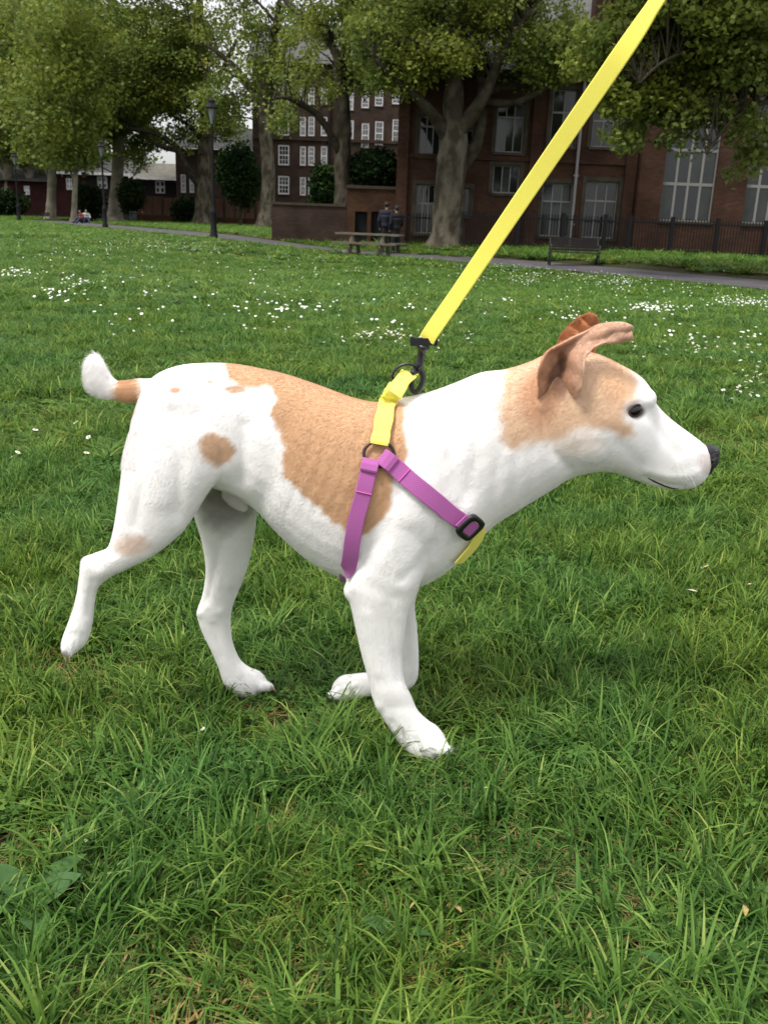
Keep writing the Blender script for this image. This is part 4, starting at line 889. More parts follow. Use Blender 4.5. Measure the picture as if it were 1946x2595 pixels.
def coat_mat(name, rough, spec, sheen=0.3, bump=0.15):
    m_ = bpy.data.materials.new(name); m_.use_nodes = True; t = m_.node_tree; b = t.nodes['Principled BSDF']
    a = t.nodes.new('ShaderNodeAttribute'); a.attribute_name = 'coat'; t.links.new(a.outputs['Color'], b.inputs['Base Color'])
    b.inputs['Roughness'].default_value = rough; b.inputs['Specular IOR Level'].default_value = spec; b.inputs['Sheen Weight'].default_value = sheen
    if bump:
        tc = t.nodes.new('ShaderNodeTexCoord'); mpn = t.nodes.new('ShaderNodeMapping'); mpn.inputs['Scale'].default_value = (60, 260, 260)
        n = t.nodes.new('ShaderNodeTexNoise'); n.inputs['Scale'].default_value = 1.5; n.inputs['Detail'].default_value = 5
        bm_ = t.nodes.new('ShaderNodeBump'); bm_.inputs['Strength'].default_value = bump; bm_.inputs['Distance'].default_value = .003
        t.links.new(tc.outputs['Object'], mpn.inputs[0]); t.links.new(mpn.outputs[0], n.inputs[0]); t.links.new(n.outputs[0], bm_.inputs['Height']); t.links.new(bm_.outputs[0], b.inputs['Normal'])
    return m_
M['coat'] = coat_mat('short_coat', .85, .12, .3, .05); M['hair'] = coat_mat('coat_hairs', .6, .25, 0, 0)
dog = empty('dog', (float(Q(880, 1640, YC)[0]), YC, 0)); tag(dog, 'white dog with tan saddle patch and tan ears walking on a yellow lead', 'dog')
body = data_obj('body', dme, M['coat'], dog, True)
me_t = dme; me_t.calc_loop_triangles()
bvh = BVHTree.FromPolygons([tuple(v) for v in co], [tuple(p.vertices) for p in dme.polygons])
def hit(mx_, my_):
    d = Vector(ray(mx_*K, my_*K)).normalized(); loc, nor, idx, dist = bvh.ray_cast(Vector(CAMP), d)
    if loc is None:
        loc = Vector(Q(mx_, my_, YC-.02)); loc, nor, idx, dist = bvh.find_nearest(loc)
    return loc, nor
# ears: cupped sheets with real thickness
def ear(rows, name_='ear', thick=.0030, cols=11, inner=True):
    """rows: (backx,backy,backdY, frontx,fronty,frontdY, cup)"""
    R_ = []
    for r_ in rows: R_.append(np.concatenate([Q(r_[0], r_[1], YC+r_[2]), Q(r_[3], r_[4], YC+r_[5]), [r_[6]]]))
    R_ = np.array(R_); out = []
    for i in range(len(R_)-1):
        p0, p1, p2, p3 = R_[max(i-1, 0)], R_[i], R_[i+1], R_[min(i+2, len(R_)-1)]
        for j in range(4):
            t = j/4; out.append(0.5*((2*p1)+(-p0+p2)*t+(2*p0-5*p1+4*p2-p3)*t*t+(-p0+3*p1-3*p2+p3)*t**3))
    out.append(R_[-1]); v = []
    for q in out:
        a, b, cup = q[:3], q[3:6], q[6]
        for k in range(cols):
            t = k/(cols-1); v.append(a*(1-t)+b*t+np.array([0, 1, 0])*(cup*math.sin(math.pi*t)+.0022*math.sin(9*t+len(v)*.031)+.0016*math.sin(len(v)*.11+t*4)))
    f = []
    for i in range(len(out)-1):
        for k in range(cols-1): f.append((i*cols+k, i*cols+k+1, (i+1)*cols+k+1, (i+1)*cols+k))
    bm = bmesh.new(); vs = [bm.verts.new(tuple(x)) for x in v]; [bm.faces.new([vs[i] for i in q]) for q in f]
    bmesh.ops.recalc_face_normals(bm, faces=bm.faces); bmesh.ops.solidify(bm, geom=bm.faces[:], thickness=thick)
    bmesh.ops.subdivide_edges(bm, edges=bm.edges[:], cuts=1, use_grid_fill=True)
    bmesh.ops.smooth_vert(bm, verts=bm.verts, factor=.5, use_axis_x=True, use_axis_y=True, use_axis_z=True); bmesh.ops.recalc_face_normals(bm, faces=bm.faces)
    me = bpy.data.meshes.new(name_); bm.to_mesh(me); bm.free(); return me
near_ear = ear([(1160, 870, -.048, 1240, 866, -.052, .006), (1163, 845, -.060, 1254, 845, -.076, .024), (1162, 800, -.072, 1262, 812, -.084, .036), (1180, 758, -.066, 1266, 778, -.082, .034), (1222, 734, -.056, 1275, 762, -.072, .020), (1264, 714, -.046, 1292, 748, -.060, .004), (1305, 700, -.046, 1316, 740, -.056, -.004), (1345, 698, -.050, 1344, 736, -.056, -.003), (1366, 704, -.052, 1364, 730, -.055, 0)])
far_ear = ear([(1215, 770, .045, 1290, 775, .030, -.006), (1210, 745, .055, 1285, 762, .036, -.010), (1215, 722, .058, 1284, 745, .040, -.010), (1234, 700, .056, 1290, 722, .042, -.006), (1250, 684, .050, 1296, 700, .044, -.002), (1268, 676, .046, 1290, 680, .044, 0)])
def ear_coat(p):
    q = proj(p)/K; n = len(p); base = np.tile(np.array([.54, .29, .17]), (n, 1)); pink = np.array([.62, .42, .31]); dk = np.array([.12, .06, .045])
    t = S((q[:, 0]-1215)/40)[:, None]; base = base*(1-t*.65)+pink*t*.65
    d = S((1-np.hypot((q[:, 0]-1203+.35*(q[:, 1]-806))/22, (q[:, 1]-806)/60)+.12*vnoise(p, 260))*1.6)[:, None]*.85; base = base*(1-d)+dk*d  # dark of the ear cup's hollow painted into its colour
    d = S((1-np.hypot((q[:, 0]-1345)/30, (q[:, 1]-720)/20))*2)[:, None]*.5; base = base*(1-d)+np.array([.38, .24, .17])*d
    return base*(1+.08*vnoise(p, 200))[:, None]
def far_coat(p): return np.tile(np.array([.42, .165, .07]), (len(p), 1))*(1+.1*vnoise(p, 150))[:, None]
paint(near_ear, ear_coat); paint(far_ear, far_coat)
data_obj('ear', near_ear, M['coat'], dog, True); e2 = data_obj('ear', far_ear, M['coat'], dog, True)
# eyes, nose, mouth
M['eye'] = mat('dark_eye', (0.006, 0.004, 0.003), 0.08, 0.5); M['lid'] = mat('eye_rim', (0.03, 0.018, 0.015), 0.5, 0.4); M['nose'] = mat('wet_nose', (0.022, 0.020, 0.024), 0.32, 0.5, bump=.6, bscale=500)
loc, nor = hit(1373, 887); no = nor
for sgn in (-1, 1):
    l = loc.copy(); n_ = nor.copy()
    if sgn > 0: l.y = 2*YC-l.y; n_.y = -n_.y
    tx = Vector((1, 0, .30)); tx = (tx-n_*tx.dot(n_)).normalized(); ty = n_.cross(tx).normalized(); c = l-n_*.0030
    em = Matrix((tx, ty, n_)).transposed()
    MB().ell(c, (.0122, .0088, .0064), 20, 12, em).build('eye', M['eye'], dog, True)
    pts = []
    for k in range(25):
        th = 2*math.pi*k/24; cx_ = math.cos(th); pts.append(c+n_*(.0050-.0035*cx_*cx_)+tx*.0127*cx_+ty*.0084*math.sin(th)*(1-.25*abs(cx_)**3))
    MB().tube(pts, [.0011+.0012*abs(math.cos(2*math.pi*k/24))**2 for k in range(25)], 6, cap=False).build('eyelid', M['lid'], dog, True)
nmb = MB(); nmb.ell(Q(1531, 990, YC), (.0155, .018, .019)); nmb.ell(Q(1534, 976, YC), (.0145, .0165, .011)); nmb.ell(Q(1529, 1010, YC), (.009, .009, .012))
nme = remesh(nmb, .0012, 4, 'nose'); data_obj('nose', nme, M['nose'], dog, True)
for sgn in (-1, 1): MB().ell(Q(1537, 996, YC+sgn*.0145), (.0055, .0035, .0038), 10, 7).build('nostril', M['eye'], dog, True)
def surf_line(pts, off):
    out = []
    for i in range(len(pts)-1):
        for j in range(4):
            t = j/4; l, n_ = hit(pts[i][0]*(1-t)+pts[i+1][0]*t, pts[i][1]*(1-t)+pts[i+1][1]*t); out.append(l+n_*off)
    l, n_ = hit(*pts[-1]); out.append(l+n_*off); return out
MB().tube(surf_line([(1466, 1056), (1450, 1054), (1434, 1049), (1416, 1041), (1399, 1032)], .0001), [.0005, .0008, .0011]+[.0014]*10+[.0015, .0012, .0009, .0005], 6).build('mouth_line', M['lid'], dog, True)
# claws
M['claw'] = mat('pale_claw', (0.30, 0.22, 0.17), 0.4)
for (px, py, dy, dx, dz) in [(588, 1487, .077+j*.011, .008, -.006) for j in (-1.5, -.5, .5, 1.5)]+[(975, 1630, -.081+j*.0125, .009, -.006) for j in (-1.5, -.5, .5, 1.5)]+[(144, 1418, -.074+j*.0095, -.001, -.010) for j in (-1.5, -.5, .5, 1.5)]:
    a = Vector(Q(px, py, YC+dy)); MB().tube([a-Vector((dx, 0, dz))*.5, a+Vector((dx, 0, dz))*.4, a+Vector((dx, 0, dz*1.6))], [.0028, .0022, .0005], 6).build('claw', M['claw'], dog, True)

# short hairs over the coat: real strands
def fur(meshes, n, length, name='fur'):
    PTS, COLS = [], []
    for me, dens, fn in meshes:
        me.calc_loop_triangles(); nt_ = len(me.loop_triangles); tv = np.empty(nt_*3, np.int32); me.loop_triangles.foreach_get('vertices', tv); tv = tv.reshape(-1, 3)
        nvv = len(me.vertices); c = np.empty(nvv*3, np.float32); me.vertices.foreach_get('co', c); c = c.reshape(-1, 3)
        vn = np.empty(nvv*3, np.float32); me.vertices.foreach_get('normal', vn); vn = vn.reshape(-1, 3)
        A, B, C_ = c[tv[:, 0]], c[tv[:, 1]], c[tv[:, 2]]; ar = np.linalg.norm(np.cross(B-A, C_-A), axis=1); ar /= ar.sum()
        k = int(n*dens); ti = rng.choice(nt_, k, p=ar); u = rng.random((k, 1)); w = rng.random((k, 1)); sw = (u+w) > 1; u = np.where(sw, 1-u, u); w = np.where(sw, 1-w, w)
        pos = A[ti]+u*(B-A)[ti]+w*(C_-A)[ti]; nm = vn[tv[ti, 0]]*(1-u-w)+vn[tv[ti, 1]]*u+vn[tv[ti, 2]]*w; nm /= np.linalg.norm(nm, axis=1, keepdims=True)+1e-9
        flow = np.tile(np.array([-1.0, 0, -.55]), (k, 1)); low = pos[:, 2] < .30; flow[low] = (-.25, 0, -1)
        snout = pos[:, 0] > Q(1330, 900, YC)[0]; flow[snout] = (-1, 0, -.1)
        flow += rng.normal(0, .10, (k, 3)); flow -= nm*(flow*nm).sum(1, keepdims=True); flow /= np.linalg.norm(flow, axis=1, keepdims=True)+1e-9
        ln = length*rng.uniform(.6, 1.3, (k, 1)); ln = np.where(snout[:, None], ln*.45, ln); ln = np.where((pos[:, 0] < Q(330, 840, YC)[0])[:, None] & (pos[:, 2] > .45)[:, None], ln*2.2, ln)
        p1 = pos+(flow*.97+nm*.12)*ln*.5; p2 = pos+(flow*.99+nm*.15)*ln
        PTS.append(np.stack([pos-nm*.0004, p1, p2], 1)); cl = fn(pos)*rng.uniform(.95, 1.04, (k, 1)); COLS.append(np.repeat(cl, 3, 0))
    pts = np.concatenate(PTS).reshape(-1, 3); cols = np.concatenate(COLS); k = len(pts)//3
    hc = bpy.data.hair_curves.new(name); hc.add_curves([3]*k)
    hc.points.foreach_set('position', pts.astype(np.float32).ravel())
    ra = hc.attributes.new('radius', 'FLOAT', 'POINT') if 'radius' not in hc.attributes else hc.attributes['radius']
    ra.data.foreach_set('value', np.tile([.00008, .00007, .00003], k).astype(np.float32))
    ca = hc.attributes.new('coat', 'FLOAT_COLOR', 'POINT'); ca.data.foreach_set('color', np.concatenate([np.clip(cols, 0, 1), np.ones((len(cols), 1))], 1).astype(np.float32).ravel())
    hc.materials.append(M['hair']); o = bpy.data.objects.new(name, hc); COL.objects.link(o); o.parent = dog; o.location = -Vector(dog.location); o['kind'] = 'stuff'; return o
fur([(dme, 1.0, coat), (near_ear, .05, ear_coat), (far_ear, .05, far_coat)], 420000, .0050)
wh = MB(); rr = random.Random(4)
for k in range(12):
    l, n_ = hit(1470+rr.uniform(-22, 22), 1012+rr.uniform(-16, 14)); d = (n_+Vector((rr.uniform(-.4, .5), 0, rr.uniform(-.7, .1)))).normalized()
    wh.tube([l, l+d*.018, l+d*.034+Vector((0, 0, -.004))], [.0002, .00016, .00006], 3)
wh.build('whiskers', M['white_paint'], dog)

# ================================================================== HARNESS AND LEAD
def web_mat(name, col, col2, scale=900):
    m_ = mat(name, col, .75, .25); t = m_.node_tree; b = t.nodes['Principled BSDF']
    u = t.nodes.new('ShaderNodeUVMap'); w = t.nodes.new('ShaderNodeTexChecker'); w.inputs['Scale'].default_value = 1; w.inputs[1].default_value = (*col, 1); w.inputs[2].default_value = (*col2, 1)
    mpn = t.nodes.new('ShaderNodeMapping'); mpn.inputs['Scale'].default_value = (1, 1, 1)
    t.links.new(u.outputs[0], mpn.inputs[0]); t.links.new(mpn.outputs[0], w.inputs[0]); t.links.new(w.outputs[0], b.inputs['Base Color'])
    bm_ = t.nodes.new('ShaderNodeBump'); bm_.inputs['Strength'].default_value = .5; bm_.inputs['Distance'].default_value = .001
    t.links.new(w.outputs['Fac'], bm_.inputs['Height']); t.links.new(bm_.outputs[0], b.inputs['Normal']); b.inputs['Sheen Weight'].default_value = .2
    return m_
M['web_y'] = web_mat('yellow_webbing', (.95, .87, .15), (.90, .81, .12)); M['web_p'] = web_mat('purple_webbing', (.46, .125, .38), (.35, .09, .29)); M['plastic'] = mat('black_plastic', (.012, .012, .014), .35, .5)
M['bronze'] = mat('dark_ring_metal', (.05, .035, .03), .35, .5, .6); M['web_edge'] = mat('pink_stitching', (.62, .12, .42), .8)
def ribbon(name, pts, sides, width, thick, m_, parent):
    """flat strap: pts centre line, sides unit vectors across; real thickness"""
    n = len(pts); v = []; uv = []; dist = 0
    for i in range(n):
        t = (pts[min(i+1, n-1)]-pts[max(i-1, 0)]).normalized(); sd_ = (sides[i]-t*sides[i].dot(t)).normalized(); nn = t.cross(sd_).normalized()
        if i: dist += (pts[i]-pts[i-1]).length
        w = width[i] if hasattr(width, '__len__') else width
        for (a, b) in ((-1, -1), (-.9, -1.0), (.9, -1.0), (1, -1), (1, 1), (.9, 1), (-.9, 1), (-1, 1)):
            bb = b*(0.6 if abs(a) == 1 else 1); v.append(pts[i]+sd_*(a*w/2)+nn*(bb*thick/2)); uv.append(((a+1)*w/2/.0022, dist/.0018))
    f = []
    for i in range(n-1):
        for k in range(8): f.append((i*8+k, i*8+(k+1) % 8, (i+1)*8+(k+1) % 8, (i+1)*8+k))
    f.append(tuple(range(7, -1, -1))); f.append(tuple((n-1)*8+k for k in range(8)))
    o = mesh_obj(name, v, f, m_, parent, True); me = o.data; me.set_sharp_from_angle(angle=math.radians(9)); ul = me.uv_layers.new(name='UVMap')
    for lp in me.loops: ul.data[lp.index].uv = uv[lp.vertex_index]
    return o
def resample(pts, k=5):
    out = []
    for i in range(len(pts)-1):
        p0, p1, p2, p3 = pts[max(i-1, 0)], pts[i], pts[i+1], pts[min(i+2, len(pts)-1)]
        for j in range(k):
            t = j/k; out.append(0.5*((2*p1)+(-p0+p2)*t+(2*p0-5*p1+4*p2-p3)*t*t+(-p0+3*p1-3*p2+p3)*t**3))
    out.append(pts[-1]); return out
def mirror(v): return Vector((v.x, 2*YC-v.y, v.z))
har = empty('dog_harness', Q(820, 985, YC)); tag(har, 'purple and yellow webbing harness worn round the chest of the dog', 'harness')
def on_body(px, off=.0075): l, n_ = hit(*px); return l+n_*off, n_
def strap(name, path, width, m_, extra=None, off=.0075, both=True, k=5):
    """path on the near side in reduced pixels; the strap lies on the coat"""
    ps, ns = [], []
    for i in range(len(path)-1):
        for j in range(k):
            t = j/k; a, n_ = on_body((path[i][0]*(1-t)+path[i+1][0]*t, path[i][1]*(1-t)+path[i+1][1]*t), off); ps.append(a); ns.append(n_)
    a, n_ = on_body(path[-1], off); ps.append(a); ns.append(n_)
    for _ in range(5):
        ps = [ps[0]]+[(ps[i-1]+ps[i]*2+ps[i+1])/4 for i in range(1, len(ps)-1)]+[ps[-1]]; ns = [ns[0]]+[((ns[i-1]+ns[i]*2+ns[i+1])/4).normalized() for i in range(1, len(ns)-1)]+[ns[-1]]
    def sides(ps_, ns_): return [((ps_[min(i+1, len(ps_)-1)]-ps_[max(i-1, 0)]).cross(ns_[i])).normalized() for i in range(len(ps_))]
    ribbon(name, ps, sides(ps, ns), width, .0026, m_, har)
    if both:
        pm_ = [mirror(p) for p in ps]; nm_ = [Vector((n_.x, -n_.y, n_.z)) for n_ in ns]; ribbon(name, pm_, sides(pm_, nm_), width, .0026, m_, har)
    return ps, ns
kpm = 1690*1.0
girth, gn = strap('girth_strap', [(801, 1000), (793, 1030), (783, 1070), (772, 1110), (764, 1150), (759, 1190), (756, 1215), (753, 1232)], .0235, M['web_p'])
# under the belly
a = girth[-1]+Vector((.003, .010, .006)); b = mirror(a); bot = []
l, n_, _, _ = bvh.ray_cast(Vector((a.x, YC, .02)), Vector((0, 0, 1))); zc = (l.z if l else a.z-.02)-.005
for k in range(9):
    t = k/8; q = a.lerp(b, t); bot.append(Vector((q.x, q.y, q.z-(a.z-zc)*math.sin(math.pi*t)**.7)))
ribbon('girth_strap', bot, [Vector((1, 0, 0))]*9, .0235, .0026, M['web_p'], har)
chest, cn = strap('chest_strap', [(829, 990), (860, 1015), (895, 1045), (930, 1075), (965, 1102), (1000, 1125)], .0255, M['web_p'])
front, fn_ = strap('chest_strap', [(1018, 1136), (1030, 1148), (1018, 1172), (1000, 1192), (985, 1208)], .024, M['web_y'], both=True, k=6)
# stitching bars
for (st, i, w) in ((chest, 7, .0235), (girth, 9, .0225)):
    p = st[i]; t = (st[i+1]-st[i-1]).normalized(); nn = (cn if st is chest else gn)[i]; sd_ = t.cross(nn).normalized()
    MB().tube([p+sd_*w/2+nn*.002, p+nn*.0026, p-sd_*w/2+nn*.002], .0009, 5).build('stitching', M['web_edge'], har)
# folded loops where the straps wrap the ring
for (st, nn) in ((chest, cn), (girth, gn)):
    t = (st[1]-st[0]).normalized(); sd_ = t.cross(nn[0]).normalized()
    ribbon('strap_fold', [st[0]-t*.004+nn[0]*.001, st[0]+t*.004+nn[0]*.0042, st[0]+t*.012+nn[0]*.0046, st[3]+nn[3]*.0034], [sd_]*4, .0245, .003, M['web_p'], har)
# shoulder rings
c0, n0 = on_body((818, 982), .006)
for m_ in (False, True):
    c = mirror(c0) if m_ else c0; n_ = Vector((n0.x, -n0.y, n0.z)) if m_ else n0
    tx = Vector((1, 0, 0)); tx = (tx-n_*tx.dot(n_)).normalized(); ty = n_.cross(tx)
    MB().tube([c+tx*.0215*math.cos(2*math.pi*k/24)+ty*.0185*math.sin(2*math.pi*k/24) for k in range(25)], .0024, 8, cap=False).build('ring', M['bronze'], har, True)
# yellow back strap: on the shoulder, then lifted off the back up to the lead ring
DR = Vector(Q(884, 806, YC-.004))
pts = [on_body((820, 962), .0085)[0], on_body((826, 935), .0075)[0], on_body((832, 905), .0075)[0], on_body((840, 880), .009)[0], Vector(Q(852, 850, YC-.034)), Vector(Q(866, 826, YC-.016)), DR]
pts = resample(pts, 5); ny = on_body((830, 920))[1]
wid = [.026+.0015*math.sin(i*.9) for i in range(len(pts))]
ribbon('back_strap', pts, [Vector((1, -.05, .18))]*len(pts), wid, .003, M['web_y'], har)
pm_ = [mirror(p)+Vector((0.004, 0, 0)) for p in pts]; ribbon('back_strap', pm_, [Vector((1, .05, .18))]*len(pm_), .026, .003, M['web_y'], har)
ribbon('strap_fold', [pts[0]+Vector((0, -.003, -.001)), pts[1]+Vector((0, -.0045, 0)), pts[3]+Vector((0, -.004, 0)), pts[4]+Vector((0, -.002, 0))], [Vector((1, -.05, .1))]*4, .0258, .003, M['web_y'], har)
# lead ring: D shape
tx = Vector((.93, 0, .36)); ty = Vector((-.36, 0, .93)); pp = []
for k in range(15):
    th = math.pi*k/14; pp.append(DR+Vector((-.004, 0, -.004))+tx*.021*math.cos(th)+ty*.017*math.sin(th))
pp.append(pp[0]); MB().tube(pp, .0023, 8).build('d_ring', M['plastic'], har, True)
# slide buckle on the chest strap
def buckle(c, n_, t, parent, w=.036, h=.040):
    sd_ = t.cross(n_).normalized(); o_, i_ = [], []; mb = MB(); N_ = 28
    def rr_(wx, hy, th):
        e = .5; return t*(wx*math.copysign(abs(math.cos(th))**e, math.cos(th)))+sd_*(hy*math.copysign(abs(math.sin(th))**e, math.sin(th)))
    rings = []
    for k in range(N_+1):
        th = 2*math.pi*k/N_; o1 = c+rr_(w/2, h/2, th); i1 = c+rr_(w/2-.0078, h/2-.0078, th); rings.append([o1-n_*.002, o1+n_*.002, i1+n_*.0036, i1-n_*.001])
    v = []; f = []
    for r_ in rings: v += r_
    for k in range(N_):
        for j in range(4): f.append((k*4+j, k*4+(j+1) % 4, (k+1)*4+(j+1) % 4, (k+1)*4+j))
    mesh_obj('buckle', v, f, M['plastic'], parent, True)
bc, bn = on_body((1009, 1131), .0105)
_t = (on_body((1024, 1145), .0)[0]-on_body((990, 1118), .0)[0]).normalized(); _t = (_t-bn*_t.dot(bn)).normalized()
buckle(bc, bn, _t, har); ribbon('chest_strap', [bc-_t*.022-bn*.002, bc-_t*.008+bn*.0015, bc+_t*.008+bn*.0015, bc+_t*.018-bn*.002], [_t.cross(bn)]*4, .0225, .0026, M['web_p'], har)

lead = empty('dog_lead', Q(918, 740, YC)); tag(lead, 'bright yellow webbing lead rising from the harness to the upper right', 'dog lead')
A_ = (922, 728); path = [(922, 734, YC), (935, 712, YC-.005), (985, 640, YC-.015), (1060, 530, YC-.035), (1150, 397, YC-.06), (1240, 265, YC-.085), (1320, 148, YC-.105), (1380, 60, YC-.12), (1425, -10, YC-.135), (1500, -130, YC-.16)]
pts = resample([Vector(Q(*p)) for p in path], 8)
n = len(pts); sides, wd = [], []
for i, p in enumerate(pts):
    t = (pts[min(i+1, n-1)]-pts[max(i-1, 0)]).normalized(); view = (p-Vector(CAMP)).normalized(); s0 = t.cross(view).normalized(); n0_ = s0.cross(t).normalized()
    tw = math.radians(8+6*math.sin(i*.12)) if i < n*.68 else math.radians(8+35*min(1, (i-n*.68)/(n*.16)))
    sides.append(s0*math.cos(tw)+n0_*math.sin(tw)); wd.append(.0232)
ribbon('webbing', pts, sides, wd, .0028, M['web_y'], lead)
ribbon('webbing_fold', [p+n0_*.0 +(Vector(CAMP)-p).normalized()*.0032 for p in pts[0:16]], sides[0:16], .0235, .0026, M['web_y'], lead)
cl = MB(); B0 = Vector(Q(916, 742, YC)); dr = (Vector(Q(889, 820, YC))-B0).normalized(); sdv = Vector((dr.z, 0, -dr.x)).normalized()*-1
rotm = Matrix((Vector((1, 0, .05)).normalized(), Vector((0, 1, 0)), Vector((-.05, 0, 1)).normalized())).transposed()
cl.box(B0+Vector((0, 0, .003)), (.0185, .006, .0055), rotm); cl.tube([B0+rotm@Vector((-.017, 0, -.002)), B0+rotm@Vector((-.017, 0, .010))], .0034, 8); cl.tube([B0+rotm@Vector((.017, 0, -.002)), B0+rotm@Vector((.017, 0, .010))], .0034, 8)
cl.build('swivel_bar', M['plastic'], lead)
p0 = Vector(Q(915, 746, YC)); p1 = Vector(Q(903, 796, YC)); MB().tube([p0, p0.lerp(p1, .12), p0.lerp(p1, .2), p0.lerp(p1, .5), p0.lerp(p1, .8), p1], [.009, .009, .006, .0052, .0058, .0075], 12).build('clip_stem', M['plastic'], lead, True)
hk = [Vector(Q(x, y, YC-.001)) for x, y in ((903, 794), (912, 806), (913, 824), (906, 840), (896, 847), (889, 838), (889, 820), (892, 804), (900, 796))]
MB().tube(resample(hk, 4), .0042, 8).build('clip_hook', M['plastic'], lead, True)
MB().tube([Vector(Q(896, 800, YC-.008)), Vector(Q(890, 808, YC-.010))], .0032, 8).build('clip_bolt', M['plastic'], lead, True)

# ================================================================== GRASS
def blade_patch(seed, size, count, lmin, lmax, wid, straw=.07, lean=1.0):
    r = np.random.default_rng(seed); n = count
    bx, by = r.uniform(-size/2, size/2, (2, n))
    # blades gather in tufts that lean together
    tn = max(6, n//28); tx_, ty_ = r.uniform(-size/2, size/2, (2, tn)); ta = r.uniform(0, 2*math.pi, tn); ti = r.integers(0, tn, n); inT = r.random(n) < .72
    bx = np.where(inT, tx_[ti]+r.normal(0, size*.055, n), bx); by = np.where(inT, ty_[ti]+r.normal(0, size*.055, n), by)
    az = np.where(inT, ta[ti]+r.normal(0, .75, n), r.uniform(0, 2*math.pi, n)); L_ = r.uniform(lmin, lmax, n)*np.where(r.random(n) < .12, 1.35, 1)
    st = r.random(n) < straw; til = np.abs(r.normal(.35, .28, n))*lean+.08; til = np.where(st, til+.8, til); cur = r.uniform(.2, 1.25, n)*lean
    w = wid*r.uniform(.55, 1.3, n); dx, dy = np.cos(az), np.sin(az); sx, sy = -dy, dx
    pts = []; x = bx.copy(); y = by.copy(); z = np.full(n, -.004); ang = til.copy()
    K_ = 4; prof = [1.0, .95, .75, .45, 0.0]
    rings_ = [(x.copy(), y.copy(), z.copy())]
    for k in range(K_):
        x += dx*np.sin(ang)*L_/K_; y += dy*np.sin(ang)*L_/K_; z += np.cos(ang)*L_/K_; ang += cur/K_*(1+.3*k); z = np.maximum(z, .002+.004*k)
        rings_.append((x.copy(), y.copy(), z.copy()))
    V_ = []
    for k, (a, b, c) in enumerate(rings_):
        ww = w*prof[k]/2
        if k < K_:
            V_.append(np.stack([a+sx*ww, b+sy*ww, c], -1)); V_.append(np.stack([a-sx*ww, b-sy*ww, c+ww*.25], -1))
        else: V_.append(np.stack([a, b, c], -1))
    V_ = np.stack(V_, 1)      # n x 9 x 3
    tris = np.array([(0, 1, 3), (0, 3, 2), (2, 3, 5), (2, 5, 4), (4, 5, 7), (4, 7, 6), (6, 7, 8)])
    F_ = (np.arange(n)[:, None, None]*9+tris[None]).ravel()
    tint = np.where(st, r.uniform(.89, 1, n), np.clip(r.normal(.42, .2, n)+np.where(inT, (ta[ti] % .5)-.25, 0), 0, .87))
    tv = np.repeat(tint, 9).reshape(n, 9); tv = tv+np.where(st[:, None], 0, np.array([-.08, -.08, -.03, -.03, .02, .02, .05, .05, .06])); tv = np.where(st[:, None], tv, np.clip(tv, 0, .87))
    return np_mesh('grass_patch', V_.reshape(-1, 3), F_, 3, tv.ravel())
def clover_patch(seed, size, n):
    r = np.random.default_rng(seed); V_, F_, T_ = [], [], []
    for _ in range(n):
        x, y = r.normal(0, size*.28, 2); h = r.uniform(.012, .034); s_ = r.uniform(.0045, .008); a0 = r.uniform(0, 6.28); tn = r.uniform(.15, .62); tx, ty = r.normal(0, .25, 2)
        for k in range(3):
            a = a0+k*2.094; c_, d_ = math.cos(a), math.sin(a); b = len(V_)
            for (u, v) in ((0, 0), (.7, .62), (1.25, .60), (1.12, 0), (1.25, -.60), (.7, -.62)):
                px, py = (c_*u-d_*v)*s_, (d_*u+c_*v)*s_; V_.append((x+px, y+py, h+px*tx+py*ty)); T_.append(tn)
            for q in ((0, 1, 2), (0, 2, 3), (0, 3, 4), (0, 4, 5)): F_ += [b+i for i in q]
    return np_mesh('clover_patch', np.array(V_), F_, 3, T_)
def patch_collection(name, specs, clover=0):
    c = bpy.data.collections.new(name)
    for i in range(clover):
        me = clover_patch(300+i, .15, 90); me.materials.append(M['grass']); o = bpy.data.objects.new('clover_patch', me); c.objects.link(o)
    for i, s_ in enumerate(specs):
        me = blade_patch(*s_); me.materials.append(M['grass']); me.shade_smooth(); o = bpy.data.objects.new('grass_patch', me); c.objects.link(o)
    return c
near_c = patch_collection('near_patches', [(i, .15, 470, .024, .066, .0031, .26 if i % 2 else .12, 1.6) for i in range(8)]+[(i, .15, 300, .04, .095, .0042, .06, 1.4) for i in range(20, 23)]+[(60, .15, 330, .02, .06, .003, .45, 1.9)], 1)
soil_c = patch_collection('thin_patches', [(40+i, .14, 110, .02, .050, .0026, .33, 1.7) for i in range(4)])
